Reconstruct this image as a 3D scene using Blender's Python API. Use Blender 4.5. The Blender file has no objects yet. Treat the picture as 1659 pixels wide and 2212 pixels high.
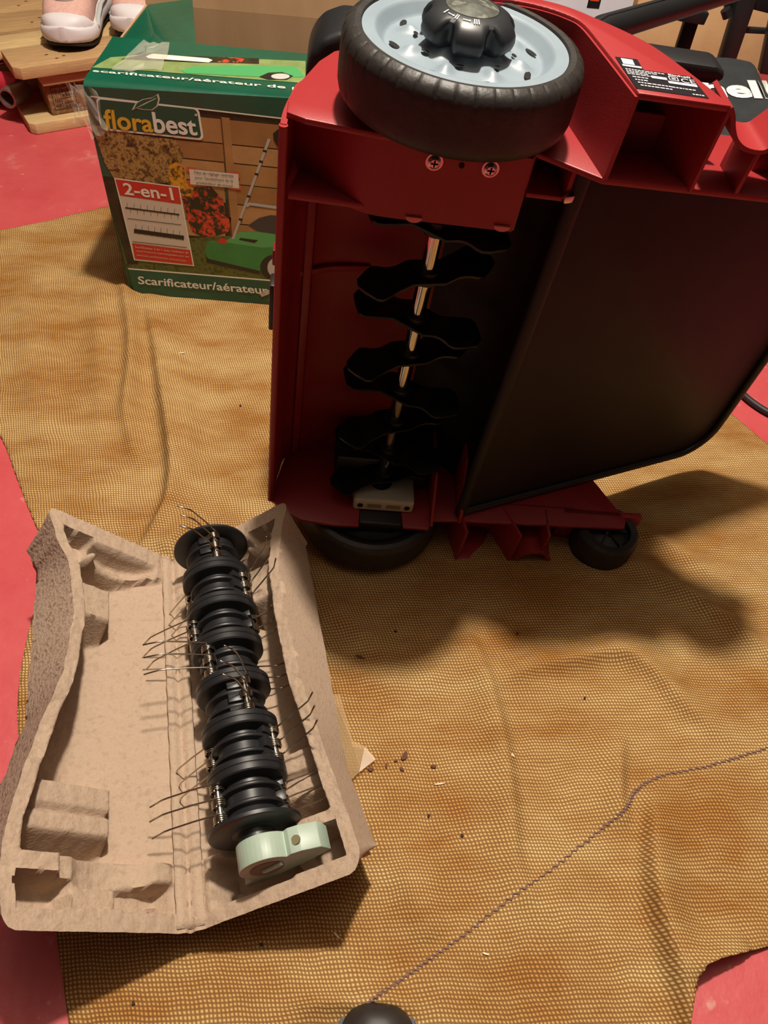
import bpy, bmesh, math, random
import numpy as np
from mathutils import Matrix, Vector
random.seed(7); rng = np.random.default_rng(7)
sc = bpy.context.scene
COL = sc.collection

# ------------------------------------------------------------------ camera
FPX, CX, CY = 1660.0, 829.5, 1106.0
PITCH, ROLL, CAMH = math.radians(50), math.radians(5), 0.72
_fw = np.array([0, math.cos(PITCH), -math.sin(PITCH)])
_dn = -np.array([0, math.sin(PITCH), math.cos(PITCH)])
_rt = np.array([1.0, 0, 0])
XI = math.cos(ROLL) * _rt - math.sin(ROLL) * _dn
YD = math.sin(ROLL) * _rt + math.cos(ROLL) * _dn
CAM = np.array([0, 0, CAMH])
cam = bpy.data.cameras.new('camera'); camo = bpy.data.objects.new('camera', cam); COL.objects.link(camo)
cam.sensor_fit = 'VERTICAL'; cam.sensor_height = 36.0; cam.lens = FPX / 2212 * 36.0
cam.clip_start = 0.01
camo.matrix_world = Matrix([[XI[i], -YD[i], -_fw[i], CAM[i]] for i in range(3)] + [[0, 0, 0, 1]])
sc.camera = camo

# ------------------------------------------------------------------ world, lamp, exposure
world = bpy.data.worlds.new('world'); sc.world = world; world.use_nodes = True
bg = world.node_tree.nodes['Background']
bg.inputs[0].default_value = (1.0, 0.84, 0.70, 1); bg.inputs[1].default_value = 0.01
lamp = bpy.data.lights.new('ceiling_bulb', 'POINT'); lamp.energy = 200; lamp.color = (1.0, 0.90, 0.77)
lamp.shadow_soft_size = 0.05
lampo = bpy.data.objects.new('ceiling_bulb', lamp); COL.objects.link(lampo); lampo.location = (0.09, 0.76, 2.0)
sc.view_settings.view_transform = 'Standard'; sc.view_settings.look = 'None'
sc.view_settings.gamma = 1.0; sc.view_settings.use_curve_mapping = False
sc.view_settings.exposure = 0.0

# ------------------------------------------------------------------ pixel -> place
def ray(x, y): return (x - CX) / FPX * XI + (y - CY) / FPX * YD + _fw
def fl(x, y, z=0.0):
    d = ray(x, y); return CAM + d * (z - CAMH) / d[2]
def at_y(x, y, Y):
    d = ray(x, y); return CAM + d * (Y / d[1])

# ------------------------------------------------------------------ materials
def lin(c):
    f = lambda v: v / 12.92 if v <= 0.04045 else ((v + 0.055) / 1.055) ** 2.4
    return tuple(f(v / 255.0) for v in c) + (1.0,)
def new_mat(name):
    m = bpy.data.materials.new(name); m.use_nodes = True
    return m, m.node_tree, m.node_tree.nodes['Principled BSDF']
def mat(name, rgb, rough=0.5, metal=0.0, spec=0.5, var=None, scale=20, bump=0.0, bscale=200, coat=0.0, detail=4, contrast=(0.35, 0.65), vscale=(1, 1, 1), emit=0):
    m, nt, b = new_mat(name); N = nt.nodes; L = nt.links
    b.inputs['Base Color'].default_value = lin(rgb)
    b.inputs['Roughness'].default_value = rough; b.inputs['Metallic'].default_value = metal
    b.inputs['Specular IOR Level'].default_value = spec; b.inputs['Coat Weight'].default_value = coat
    b.inputs['Coat Roughness'].default_value = 0.12
    if var or bump:
        tc = N.new('ShaderNodeTexCoord'); mp = N.new('ShaderNodeMapping'); mp.inputs['Scale'].default_value = vscale
        L.new(tc.outputs['Object'], mp.inputs['Vector'])
    if var:
        nz = N.new('ShaderNodeTexNoise'); nz.inputs['Scale'].default_value = scale; nz.inputs['Detail'].default_value = detail
        nz.inputs['Roughness'].default_value = 0.65
        L.new(mp.outputs[0], nz.inputs['Vector'])
        cr = N.new('ShaderNodeValToRGB'); L.new(nz.outputs[0], cr.inputs[0])
        cols = [rgb] + (var if isinstance(var, list) else [var])
        e = cr.color_ramp.elements
        while len(e) < len(cols): e.new(0.5)
        for i, c in enumerate(cols):
            e[i].position = contrast[0] + (contrast[1] - contrast[0]) * i / (len(cols) - 1); e[i].color = lin(c)
        L.new(cr.outputs[0], b.inputs['Base Color'])
    if bump:
        n2 = N.new('ShaderNodeTexNoise'); n2.inputs['Scale'].default_value = bscale; n2.inputs['Detail'].default_value = 3
        L.new(mp.outputs[0], n2.inputs['Vector'])
        bp = N.new('ShaderNodeBump'); bp.inputs['Strength'].default_value = bump; bp.inputs['Distance'].default_value = 0.002
        L.new(n2.outputs[0], bp.inputs['Height']); L.new(bp.outputs[0], b.inputs['Normal'])
    return m

RED = mat('red_plastic', (144, 36, 38), 0.44, bump=0.08, bscale=900)
RED_IN = RED
BLACK = mat('black_plastic', (26, 26, 27), 0.42, bump=0.06, bscale=700)
BLACK_SATIN = mat('black_satin_plastic', (30, 28, 27), 0.55, spec=0.35, var=(35, 33, 31), scale=6)
BLACK_STEEL = mat('black_blade_steel', (18, 17, 17), 0.35, metal=0.3)
RUBBER = mat('tyre_rubber', (31, 29, 27), 0.5, var=(44, 40, 36), scale=60, bump=0.15, bscale=300)
GREYP = mat('grey_blue_plastic', (132, 146, 156), 0.45, var=(122, 136, 146), scale=15)
CHROME = mat('polished_steel', (205, 198, 188), 0.12, metal=1.0)
STEEL = mat('zinc_steel', (200, 198, 192), 0.22, metal=1.0)
WIRE = mat('spring_wire', (186, 176, 160), 0.22, metal=1.0)
CLIP = mat('pale_green_nylon', (150, 168, 152), 0.42, var=(160, 176, 160), scale=30)
CLIP_D = mat('grey_nylon', (176, 172, 150), 0.5)
DARKHOLE = mat('dark_hole', (8, 7, 7), 0.9)
WHITEP = mat('white_print', (226, 224, 218), 0.5)
KNOB = mat('knob_black', (38, 40, 43), 0.38)
DUSTY = mat('dusty_cap', (96, 100, 88), 0.45, var=[(60, 62, 58), (150, 152, 135)], scale=40)
PULP = mat('moulded_pulp', (170, 147, 126), 0.95, spec=0.15, var=[(178, 155, 134), (162, 139, 118)], scale=160, detail=8, bump=0.35, bscale=420, contrast=(0.3, 0.7))
PULP_R = mat('rough_pulp_outside', (140, 116, 100), 0.95, spec=0.1, var=[(164, 142, 124), (120, 96, 82)], scale=260, bump=0.9, bscale=260, detail=8)

# ------------------------------------------------------------------ mesh helpers
def link(o, parent=None):
    COL.objects.link(o)
    if parent is not None: o.parent = parent
    return o
def mesh(name, verts, faces, m, parent=None, smooth=False, angle=None):
    me = bpy.data.meshes.new(name); me.from_pydata([tuple(map(float, v)) for v in verts], [], faces); me.update()
    o = bpy.data.objects.new(name, me)
    if m is not None: me.materials.append(m)
    if smooth:
        for p in me.polygons: p.use_smooth = True
        if angle: me.set_sharp_from_angle(angle=math.radians(angle))
    return link(o, parent)
def from_bm(name, bm, m, parent=None, smooth=False, angle=40):
    bmesh.ops.recalc_face_normals(bm, faces=bm.faces[:])
    me = bpy.data.meshes.new(name); bm.to_mesh(me); bm.free()
    if m is not None: me.materials.append(m)
    if smooth:
        for p in me.polygons: p.use_smooth = True
        me.set_sharp_from_angle(angle=math.radians(angle))
    return link(bpy.data.objects.new(name, me), parent)
AX = {'w': lambda a, b, c: (a, b, c), 'v': lambda a, b, c: (a, c, b), 'u': lambda a, b, c: (c, a, b)}
def prism_bm(poly, a, b, axis='w', bev=0.0, seg=2, bm=None):
    bm = bm or bmesh.new(); f = AX[axis]
    lo = [bm.verts.new(f(p[0], p[1], a)) for p in poly]; hi = [bm.verts.new(f(p[0], p[1], b)) for p in poly]
    n = len(poly)
    fs = [bm.faces.new(lo), bm.faces.new(hi)]
    for i in range(n): fs.append(bm.faces.new((lo[i], lo[(i + 1) % n], hi[(i + 1) % n], hi[i])))
    bmesh.ops.recalc_face_normals(bm, faces=fs)
    if bev:
        es = list({e for f_ in fs for e in f_.edges})
        bmesh.ops.bevel(bm, geom=es, offset=bev, segments=seg, affect='EDGES', profile=0.5, clamp_overlap=True)
    return bm
def prism(name, poly, a, b, m, parent=None, axis='w', bev=0.0, seg=2, smooth=None):
    bm = prism_bm(poly, a, b, axis, bev, seg)
    return from_bm(name, bm, m, parent, smooth=bool(bev) if smooth is None else smooth)
def rect(x0, y0, x1, y1): return [(x0, y0), (x1, y0), (x1, y1), (x0, y1)]
def boxm(name, lo, hi, m, parent=None, bev=0.0, seg=2):
    return prism(name, rect(lo[0], lo[1], hi[0], hi[1]), lo[2], hi[2], m, parent, 'w', bev, seg)
def sheet_poly(path, th):
    P = np.array(path, float); n = len(P); nn = []
    for i in range(n):
        a = P[max(i - 1, 0)]; b = P[min(i + 1, n - 1)]; d = b - a; d /= np.linalg.norm(d) + 1e-12
        nn.append((-d[1], d[0]))
    nn = np.array(nn) * th / 2
    return [tuple(p) for p in (P + nn)] + [tuple(p) for p in (P - nn)[::-1]]
def catmull(path, n=6):
    P = [np.array(p, float) for p in path]; out = []
    for i in range(len(P) - 1):
        p0 = P[max(i - 1, 0)]; p1 = P[i]; p2 = P[i + 1]; p3 = P[min(i + 2, len(P) - 1)]
        for k in range(n):
            t = k / n
            out.append(0.5 * ((2 * p1) + (-p0 + p2) * t + (2 * p0 - 5 * p1 + 4 * p2 - p3) * t * t + (-p0 + 3 * p1 - 3 * p2 + p3) * t ** 3))
    out.append(P[-1]); return out
def sheet(name, path, th, a, b, m, parent=None, axis='w', smooth=True, sub=5):
    """a bent sheet: a strip of quads along a path, extruded along one axis"""
    p = catmull(path, sub) if sub else path
    poly = sheet_poly(p, th); n = len(p); bm = bmesh.new(); f = AX[axis]
    lo = [bm.verts.new(f(q[0], q[1], a)) for q in poly]; hi = [bm.verts.new(f(q[0], q[1], b)) for q in poly]
    N = len(poly)
    for i in range(N): bm.faces.new((lo[i], lo[(i + 1) % N], hi[(i + 1) % N], hi[i]))
    for r in (lo, hi):
        for i in range(n - 1): bm.faces.new((r[i], r[i + 1], r[N - 2 - i], r[N - 1 - i]))
    return from_bm(name, bm, m, parent, smooth=smooth)
def lathe_bm(profile, seg=64, closed=False, bm=None, radial=None):
    """profile (r, z) about z; radial(r, z, k, theta) may move a point"""
    bm = bm or bmesh.new(); rings = []
    for (r, z) in profile:
        if r < 1e-6: rings.append([bm.verts.new((0, 0, z))]); continue
        ring = []
        for k in range(seg):
            th = 2 * math.pi * k / seg; rr, zz = (r, z) if radial is None else radial(r, z, k, th)
            ring.append(bm.verts.new((rr * math.cos(th), rr * math.sin(th), zz)))
        rings.append(ring)
    pairs = list(zip(rings[:-1], rings[1:])) + ([(rings[-1], rings[0])] if closed else [])
    for A, B in pairs:
        for k in range(seg):
            k2 = (k + 1) % seg
            if len(A) == 1 and len(B) == 1: break
            if len(A) == 1: bm.faces.new((A[0], B[k], B[k2]))
            elif len(B) == 1: bm.faces.new((A[k], A[k2], B[0]))
            else: bm.faces.new((A[k], A[k2], B[k2], B[k]))
    return bm
def lathe(name, profile, m, parent=None, seg=64, closed=False, radial=None, smooth=True, angle=35):
    return from_bm(name, lathe_bm(profile, seg, closed, None, radial), m, parent, smooth, angle)
def tube_bm(path, rad, seg=8, bm=None, flat=1.0):
    bm = bm or bmesh.new(); P = [Vector(p) for p in path]; rings = []
    up = None
    for i, p in enumerate(P):
        d = (P[min(i + 1, len(P) - 1)] - P[max(i - 1, 0)]).normalized()
        if up is None:
            up = Vector((0, 0, 1)) if abs(d.z) < 0.9 else Vector((1, 0, 0))
        a = d.cross(up).normalized(); up = a.cross(d).normalized()
        r = rad[i] if isinstance(rad, (list, tuple)) else rad
        rings.append([bm.verts.new(p + a * (r * math.cos(2 * math.pi * k / seg)) + up * (r * flat * math.sin(2 * math.pi * k / seg))) for k in range(seg)])
    for A, B in zip(rings[:-1], rings[1:]):
        for k in range(seg): bm.faces.new((A[k], A[(k + 1) % seg], B[(k + 1) % seg], B[k]))
    bm.faces.new(rings[0]); bm.faces.new(rings[-1])
    return bm
def tube(name, path, rad, m, parent=None, seg=8, flat=1.0):
    return from_bm(name, tube_bm(path, rad, seg, None, flat), m, parent, True, 60)
def empty(name, mtx=None):
    o = bpy.data.objects.new(name, None); o.empty_display_size = 0.05; COL.objects.link(o)
    if mtx is not None: o.matrix_world = mtx
    return o
def tag(o, label, cat, group=None, kind=None):
    o['label'] = label
    if cat: o['category'] = cat
    if group: o['group'] = group
    if kind: o['kind'] = kind
    return o
def struct(o): o['kind'] = 'structure'; return o
def frame(o, x, y, z):
    return Matrix([[x[i], y[i], z[i], o[i]] for i in range(3)] + [[0, 0, 0, 1]])
_dg = None
def text_geo(body, bold=0.0):
    cu = bpy.data.curves.new('t', 'FONT'); cu.body = body; cu.size = 1.0; cu.offset = bold; cu.resolution_u = 4
    o = bpy.data.objects.new('t', cu); COL.objects.link(o)
    dg = bpy.context.evaluated_depsgraph_get(); me = bpy.data.meshes.new_from_object(o.evaluated_get(dg))
    V = np.array([v.co[:] for v in me.vertices]); F = [tuple(p.vertices) for p in me.polygons]
    bpy.data.objects.remove(o); bpy.data.curves.remove(cu); bpy.data.meshes.remove(me)
    return V, F
def text_quad(name, body, quad, place, m, parent, bold=0.012):
    """lettering stretched to a quad (bl, br, tr, tl of the ink); place() turns its two numbers into a point"""
    V, F = text_geo(body, bold)
    lo = V.min(0); hi = V.max(0); a = (V[:, 0] - lo[0]) / (hi[0] - lo[0]); b = (V[:, 1] - lo[1]) / (hi[1] - lo[1])
    q = [np.array(p, float) for p in quad]
    pts = [(1 - y) * ((1 - x) * q[0] + x * q[1]) + y * ((1 - x) * q[3] + x * q[2]) for x, y in zip(a, b)]
    return mesh(name, [place(*p) for p in pts], F, m, parent)

# ================================================================== FLOOR
m, nt, b = new_mat('red_floor_paint'); N = nt.nodes; L = nt.links
tc = N.new('ShaderNodeTexCoord')
n1 = N.new('ShaderNodeTexNoise'); n1.inputs['Scale'].default_value = 9; n1.inputs['Detail'].default_value = 9; n1.inputs['Roughness'].default_value = 0.7
n2 = N.new('ShaderNodeTexNoise'); n2.inputs['Scale'].default_value = 55; n2.inputs['Detail'].default_value = 5
L.new(tc.outputs['Object'], n1.inputs['Vector']); L.new(tc.outputs['Object'], n2.inputs['Vector'])
r1 = N.new('ShaderNodeValToRGB'); L.new(n1.outputs[0], r1.inputs[0])
e = r1.color_ramp.elements; e[0].position = 0.3; e[0].color = lin((184, 66, 72)); e[1].position = 0.60; e[1].color = lin((194, 82, 84))
e2 = e.new(0.72); e2.color = lin((196, 128, 120))
r2 = N.new('ShaderNodeValToRGB'); L.new(n2.outputs[0], r2.inputs[0]); r2.color_ramp.elements[0].position = 0.66; r2.color_ramp.elements[1].position = 0.74
mx = N.new('ShaderNodeMix'); mx.data_type = 'RGBA'; L.new(r2.outputs[0], mx.inputs[0]); L.new(r1.outputs[0], mx.inputs[6]); mx.inputs[7].default_value = lin((196, 128, 122))
L.new(mx.outputs[2], b.inputs['Base Color']); b.inputs['Roughness'].default_value = 0.42
bp = N.new('ShaderNodeBump'); bp.inputs['Strength'].default_value = 0.35; bp.inputs['Distance'].default_value = 0.003
L.new(n2.outputs[0], bp.inputs['Height']); L.new(bp.outputs[0], b.inputs['Normal'])
FLOORM = m
def slab(name, lo, hi, m):
    x0, y0, z0 = lo; x1, y1, z1 = hi
    return struct(mesh(name, [(x0, y0, z0), (x1, y0, z0), (x1, y1, z0), (x0, y1, z0), (x0, y0, z1), (x1, y0, z1), (x1, y1, z1), (x0, y1, z1)],
                       [(3, 2, 1, 0), (4, 5, 6, 7), (0, 1, 5, 4), (1, 2, 6, 5), (2, 3, 7, 6), (3, 0, 4, 7)], m))
slab('floor', (-2.4, -1.6, -.1), (2.4, 3.4, 0), FLOORM)
WALLM = mat('basement_wall_paint', (56, 51, 46), .9, var=(50, 45, 41), scale=3)
slab('wall_back', (-2.5, 3.4, -.1), (2.5, 3.5, 2.4), WALLM); slab('wall_near', (-2.5, -1.7, -.1), (2.5, -1.6, 2.4), WALLM)
slab('wall_left', (-2.5, -1.6, -.1), (-2.4, 3.4, 2.4), WALLM); slab('wall_right', (2.4, -1.6, -.1), (2.5, 3.4, 2.4), WALLM)
slab('ceiling', (-2.5, -1.7, 2.4), (2.5, 3.5, 2.5), mat('grey_ceiling', (146, 142, 136), .9))

# ================================================================== BURLAP SHEET
m, nt, b = new_mat('burlap'); N = nt.nodes; L = nt.links
def math_node(op, a=None, bb=None):
    n = N.new('ShaderNodeMath'); n.operation = op
    for i, v in enumerate((a, bb)):
        if v is None: continue
        if isinstance(v, (int, float)): n.inputs[i].default_value = v
        else: L.new(v, n.inputs[i])
    return n.outputs[0]
uv = N.new('ShaderNodeUVMap'); uv.uv_map = 'weave'
nd = N.new('ShaderNodeTexNoise'); nd.inputs['Scale'].default_value = 14; nd.inputs['Detail'].default_value = 3
L.new(uv.outputs[0], nd.inputs['Vector'])
wv = N.new('ShaderNodeVectorMath'); wv.operation = 'MULTIPLY_ADD'; L.new(nd.outputs['Color'], wv.inputs[0]); wv.inputs[1].default_value = (0.012,) * 3; L.new(uv.outputs[0], wv.inputs[2])
sp = N.new('ShaderNodeSeparateXYZ'); L.new(wv.outputs[0], sp.inputs[0])
PW = 0.0032
xs = math_node('ADD', sp.outputs[0], math_node('MULTIPLY', sp.outputs[1], 0.30))
sx = math_node('ABSOLUTE', math_node('SINE', math_node('MULTIPLY', xs, math.pi / PW))); sy = math_node('ABSOLUTE', math_node('SINE', math_node('MULTIPLY', sp.outputs[1], math.pi / PW)))
h = math_node('POWER', math_node('MULTIPLY', sx, sy), 1.25)
cr = N.new('ShaderNodeValToRGB'); L.new(h, cr.inputs[0]); e = cr.color_ramp.elements
e[0].position = 0.0; e[0].color = lin((132, 103, 64)); e[1].position = 0.95; e[1].color = lin((224, 200, 150))
em = e.new(0.35); em.color = lin((162, 132, 86))
st = N.new('ShaderNodeTexNoise'); st.inputs['Scale'].default_value = 7; st.inputs['Detail'].default_value = 7; st.inputs['Roughness'].default_value = 0.65
mp = N.new('ShaderNodeMapping'); mp.inputs['Scale'].default_value = (1.0, 2.2, 1); L.new(uv.outputs[0], mp.inputs[0]); L.new(mp.outputs[0], st.inputs['Vector'])
cr2 = N.new('ShaderNodeValToRGB'); L.new(st.outputs[0], cr2.inputs[0]); e = cr2.color_ramp.elements
e[0].position = 0.36; e[0].color = lin((216, 178, 128)); e[1].position = 0.64; e[1].color = lin((255, 248, 234))
mx = N.new('ShaderNodeMix'); mx.data_type = 'RGBA'; mx.blend_type = 'MULTIPLY'; mx.inputs[0].default_value = 1.0
L.new(cr.outputs[0], mx.inputs[6]); L.new(cr2.outputs[0], mx.inputs[7]); L.new(mx.outputs[2], b.inputs['Base Color'])
b.inputs['Roughness'].default_value = 0.8; b.inputs['Specular IOR Level'].default_value = 0.25
bp = N.new('ShaderNodeBump'); bp.inputs['Strength'].default_value = 0.5; bp.inputs['Distance'].default_value = 0.0012
L.new(h, bp.inputs['Height']); L.new(bp.outputs[0], b.inputs['Normal'])
BURLAP = m

def fl2(p): q = fl(*p); return (q[0], q[1])
outline = [fl2(p) for p in [(0, 500), (100, 480), (245, 445)]] + [(-.2, 1.29), (.16, 1.33), (.19, 1.0), (.42, .92)] + \
    [fl2(p) for p in [(1559, 882), (1600, 912), (1659, 962), (1760, 1050)]] + [(.62, .62), (.60, .35), (.50, .18)] + \
    [fl2(p) for p in [(1659, 2045), (1590, 2066), (1535, 2082), (1500, 2098), (1486, 2125), (1480, 2165), (1476, 2212), (1470, 2300),
                      (905, 2300), (885, 2212), (866, 2190), (832, 2175), (800, 2176), (770, 2190), (742, 2212), (720, 2300),
                      (175, 2300), (150, 2212), (135, 2100), (118, 2000), (80, 1850), (45, 1650), (38, 1540), (44, 1460), (62, 1370), (85, 1280),
                      (100, 1190), (84, 1150), (60, 1095), (32, 1020), (12, 965), (0, 940)]] + [(-.62, .74), (-.72, .9), (-.74, 1.1)]
OUT = np.array(outline)
def poly_sd(X, Y, P):
    """signed distance (inside positive) and nearest boundary point"""
    best = np.full(X.shape, 1e9); bx = np.zeros_like(X); by = np.zeros_like(X); ins = np.zeros(X.shape, bool); n = len(P)
    for i in range(n):
        x0, y0 = P[i]; x1, y1 = P[(i + 1) % n]; dx, dy = x1 - x0, y1 - y0
        t = np.clip(((X - x0) * dx + (Y - y0) * dy) / (dx * dx + dy * dy + 1e-15), 0, 1); qx, qy = x0 + t * dx, y0 + t * dy
        d = np.hypot(X - qx, Y - qy); mk = d < best; best[mk] = d[mk]; bx[mk] = qx[mk]; by[mk] = qy[mk]
        c = ((y0 > Y) != (y1 > Y)) & (X < (x1 - x0) * (Y - y0) / (y1 - y0 + 1e-15) + x0); ins ^= c
    return np.where(ins, best, -best), bx, by
def line_dist(X, Y, pts):
    """distance to a polyline, signed by side, and the fraction along it"""
    P = [np.array(p) for p in catmull(pts, 6)]; best = np.full(X.shape, 1e9); sd = np.zeros_like(X); fr = np.zeros_like(X); n = len(P)
    for i in range(n - 1):
        x0, y0 = P[i]; x1, y1 = P[i + 1]; dx, dy = x1 - x0, y1 - y0; l = math.hypot(dx, dy) + 1e-12
        t = np.clip(((X - x0) * dx + (Y - y0) * dy) / l ** 2, 0, 1)
        d = np.hypot(X - x0 - t * dx, Y - y0 - t * dy); mk = d < best
        s = np.sign(dx * (Y - y0) - dy * (X - x0))
        best[mk] = d[mk]; sd[mk] = (d * s)[mk]; fr[mk] = ((i + t) / (n - 1))[mk]
    return best, sd, fr
# folds: (pixels along the crest, height, half width on the left side, on the right side)
FOLDS = [
    ([(318, 655), (335, 740), (352, 850), (366, 940), (374, 1020), (366, 1090), (335, 1150), (300, 1200)], 0.0224, 0.0230, 0.0075),
    ([(262, 560), (272, 640), (284, 720), (285, 800), (275, 900), (300, 1000)], 0.0163, 0.0162, 0.0092),
    ([(215, 600), (215, 700), (218, 820), (220, 960)], 0.0082, 0.0270, 0.0172),
    ([(345, 700), (390, 820), (410, 960), (420, 1080)], 0.0082, 0.0189, 0.0115),
    ([(420, 1120), (390, 1160), (350, 1200)], 0.0122, 0.0135, 0.0138),
    ([(1000, 1340), (1030, 1420), (1062, 1520), (1085, 1620), (1100, 1740), (1112, 1870), (1160, 1960)], 0.0132, 0.0081, 0.0207),
    ([(1060, 1480), (1150, 1445), (1240, 1430), (1330, 1415), (1400, 1450), (1480, 1530), (1560, 1590)], 0.0132, 0.0189, 0.0103),
    ([(1338, 1590), (1332, 1660), (1334, 1740), (1350, 1790)], 0.0122, 0.0075, 0.0161),
    ([(1406, 1730), (1402, 1820), (1404, 1910), (1425, 2010), (1452, 2100), (1474, 2190), (1490, 2260)], 0.0245, 0.0270, 0.0075),
    ([(1330, 1200), (1420, 1250), (1500, 1300), (1600, 1370), (1680, 1430)], 0.0122, 0.0108, 0.0138),
    ([(1180, 1110), (1300, 1130), (1420, 1170), (1560, 1260)], 0.0082, 0.0135, 0.0115),
    ([(700, 1290), (760, 1350), (850, 1440)], 0.0082, 0.0162, 0.0138),
    ([(1000, 1380), (960, 1440), (890, 1480), (800, 1470), (740, 1450)], 0.0061, 0.0162, 0.0138),
    ([(860, 1850), (900, 1940), (930, 2040)], 0.0082, 0.0189, 0.0161),
    ([(640, 2180), (700, 2165), (760, 2165), (830, 2160), (900, 2185)], 0.0122, 0.0081, 0.0092),
    ([(1480, 2110), (1540, 2085), (1620, 2060)], 0.0184, 0.0162, 0.0075),
    ([(540, 660), (560, 800), (575, 950), (560, 1100)], 0.0041, 0.0405, 0.0345),
    ([(40, 560), (60, 720), (80, 860), (120, 1000)], 0.0061, 0.0405, 0.0230),
]
SEAM = [fl2(p) for p in [(790, 2176), (850, 2130), (920, 2080), (1000, 2022), (1100, 1945), (1200, 1872), (1290, 1800), (1345, 1755), (1375, 1708), (1430, 1680), (1520, 1660), (1590, 1640), (1659, 1618), (1760, 1590)]]
gx = np.arange(-.80, .66, .0035); gy = np.arange(.02, 1.40, .0035)
X, Y = np.meshgrid(gx, gy)
SD, BX, BY = poly_sd(X, Y, OUT)
keep_v = SD > -.0036
XX = np.where(SD < 0, BX, X); YY = np.where(SD < 0, BY, Y)
def cloth_z(X, Y):
    Z = np.full(X.shape, .0022)
    Z += .0009 * (np.sin(X * 31 + 2 * np.sin(Y * 17)) * np.sin(Y * 27 + 1.3 * np.sin(X * 21))) + .0005 * np.sin(X * 70 + Y * 45) * np.sin(Y * 80 - X * 33)
    for pts, hh, wl, wr in FOLDS:
        P = [fl2(p) for p in pts]; _, sd, fr = line_dist(X, Y, P)
        w = np.where(sd > 0, wl, wr); Z += hh * np.exp(-(np.abs(sd) / w) ** 1.7) * np.sin(np.clip(fr, .02, .98) * math.pi) ** .6
    _, sd, fr = line_dist(X, Y, SEAM)
    Z += .0022 / (1 + np.exp(np.clip(sd / .0016, -30, 30))) * (np.abs(sd) < .4)
    return np.maximum(Z, .0012)
ZZ = cloth_z(XX, YY)
idx = -np.ones(X.shape, int); idx[keep_v] = np.arange(keep_v.sum())
verts = np.stack([XX[keep_v], YY[keep_v], ZZ[keep_v]], 1)
A, B, Cc, Dd = idx[:-1, :-1], idx[:-1, 1:], idx[1:, 1:], idx[1:, :-1]
cell = (SD[:-1, :-1] > -.0036) & (SD[:-1, 1:] > -.0036) & (SD[1:, 1:] > -.0036) & (SD[1:, :-1] > -.0036) & \
       ((SD[:-1, :-1] > 0) | (SD[:-1, 1:] > 0) | (SD[1:, 1:] > 0) | (SD[1:, :-1] > 0))
faces = np.stack([A[cell], B[cell], Cc[cell], Dd[cell]], 1)
used = np.zeros(len(verts), bool); used[faces.ravel()] = True; re = np.cumsum(used) - 1; verts = verts[used]; faces = re[faces]
sheet_o = mesh('burlap_sheet', verts, faces.tolist(), BURLAP, None, True)
me = sheet_o.data; uvl = me.uv_layers.new(name='weave')
co = verts[np.array([l.vertex_index for l in me.loops])]
ca, sa = math.cos(math.radians(-6)), math.sin(math.radians(-6))
U_ = np.stack([co[:, 0] * ca - co[:, 1] * sa, co[:, 0] * sa + co[:, 1] * ca], 1).astype(np.float32)
uvl.data.foreach_set('uv', U_.ravel())
so = sheet_o.modifiers.new('thick', 'SOLIDIFY'); so.thickness = .0012; so.offset = -1
tag(sheet_o, 'tan woven burlap sheet with soft folds spread over the red floor', 'cloth')
# seam: a row of dark slanted stitches on the sheet
STITCH = mat('purple_brown_thread', (112, 84, 78), 0.8)
sp_ = catmull(SEAM, 14); bm = bmesh.new()
for i, p in enumerate(sp_[:-1]):
    q = sp_[i + 1]; d = (q - p) / np.linalg.norm(q - p); n = np.array([-d[1], d[0]])
    mid = (p + q) / 2; s = .0022 * (1 if i % 2 else -1)
    a = mid - d * .002 + n * s * random.uniform(.4, 1); c = mid + d * .002 - n * s * random.uniform(.4, 1)
    za = float(cloth_z(np.array([a[0]]), np.array([a[1]]))[0]); zc = float(cloth_z(np.array([c[0]]), np.array([c[1]]))[0])
    tube_bm([(a[0], a[1], za + .0004), ((a[0] + c[0]) / 2, (a[1] + c[1]) / 2, (za + zc) / 2 + .0011), (c[0], c[1], zc + .0004)], .0006, 5, bm)
from_bm('seam_stitching', bm, STITCH, sheet_o, True)

# ================================================================== SCARIFIER lying on its side
def camdir(a):
    d = a[0] * XI + a[1] * YD + a[2] * _fw; return d / np.linalg.norm(d)
MW = -camdir((-290, 1244, 1660)); MU = camdir((13500, 932, 1660)); MU = MU - MW * (MU @ MW); MU /= np.linalg.norm(MU); MV = np.cross(MW, MU)
MO = np.array([-.019, .585, .0125])
WT = 0.53                                    # outer wheel face to outer wheel face
mower = empty('lawn_scarifier', frame(MO, MU, MV, MW))
tag(mower, 'red electric lawn scarifier tipped on its side with its blade shaft exposed', 'scarifier')
TH = .004
# side panels
up_poly = [(-.113, -.02), (-.113, -.004), (-.108, .02), (-.101, .041), (-.094, .062), (-.083, .082), (-.06, .098), (0, .1), (.09, .085), (.11, .06),
           (.155, .03), (.26, .035), (.297, -.02), (.292, -.05), (.103, -.055), (.059, -.03), (-.05, -.033), (-.10, -.026)]
lo_poly = [(-.116, -.026), (-.10, -.04), (-.08, -.052), (-.045, -.056), (-.017, -.055), (-.015, -.02), (.030, -.02), (.032, -.053), (.061, -.053), (.064, -.041),
           (.093, -.039), (.292, -.034), (.297, -.022), (.268, .035), (.20, .05), (.10, .09), (0, .1), (-.06, .098), (-.083, .082), (-.101, .041)]
prism('side_panel', up_poly, .4705, .475, RED, mower, bev=.0012)
prism('side_panel', lo_poly, .0515, .056, RED, mower, bev=.0010)
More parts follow.
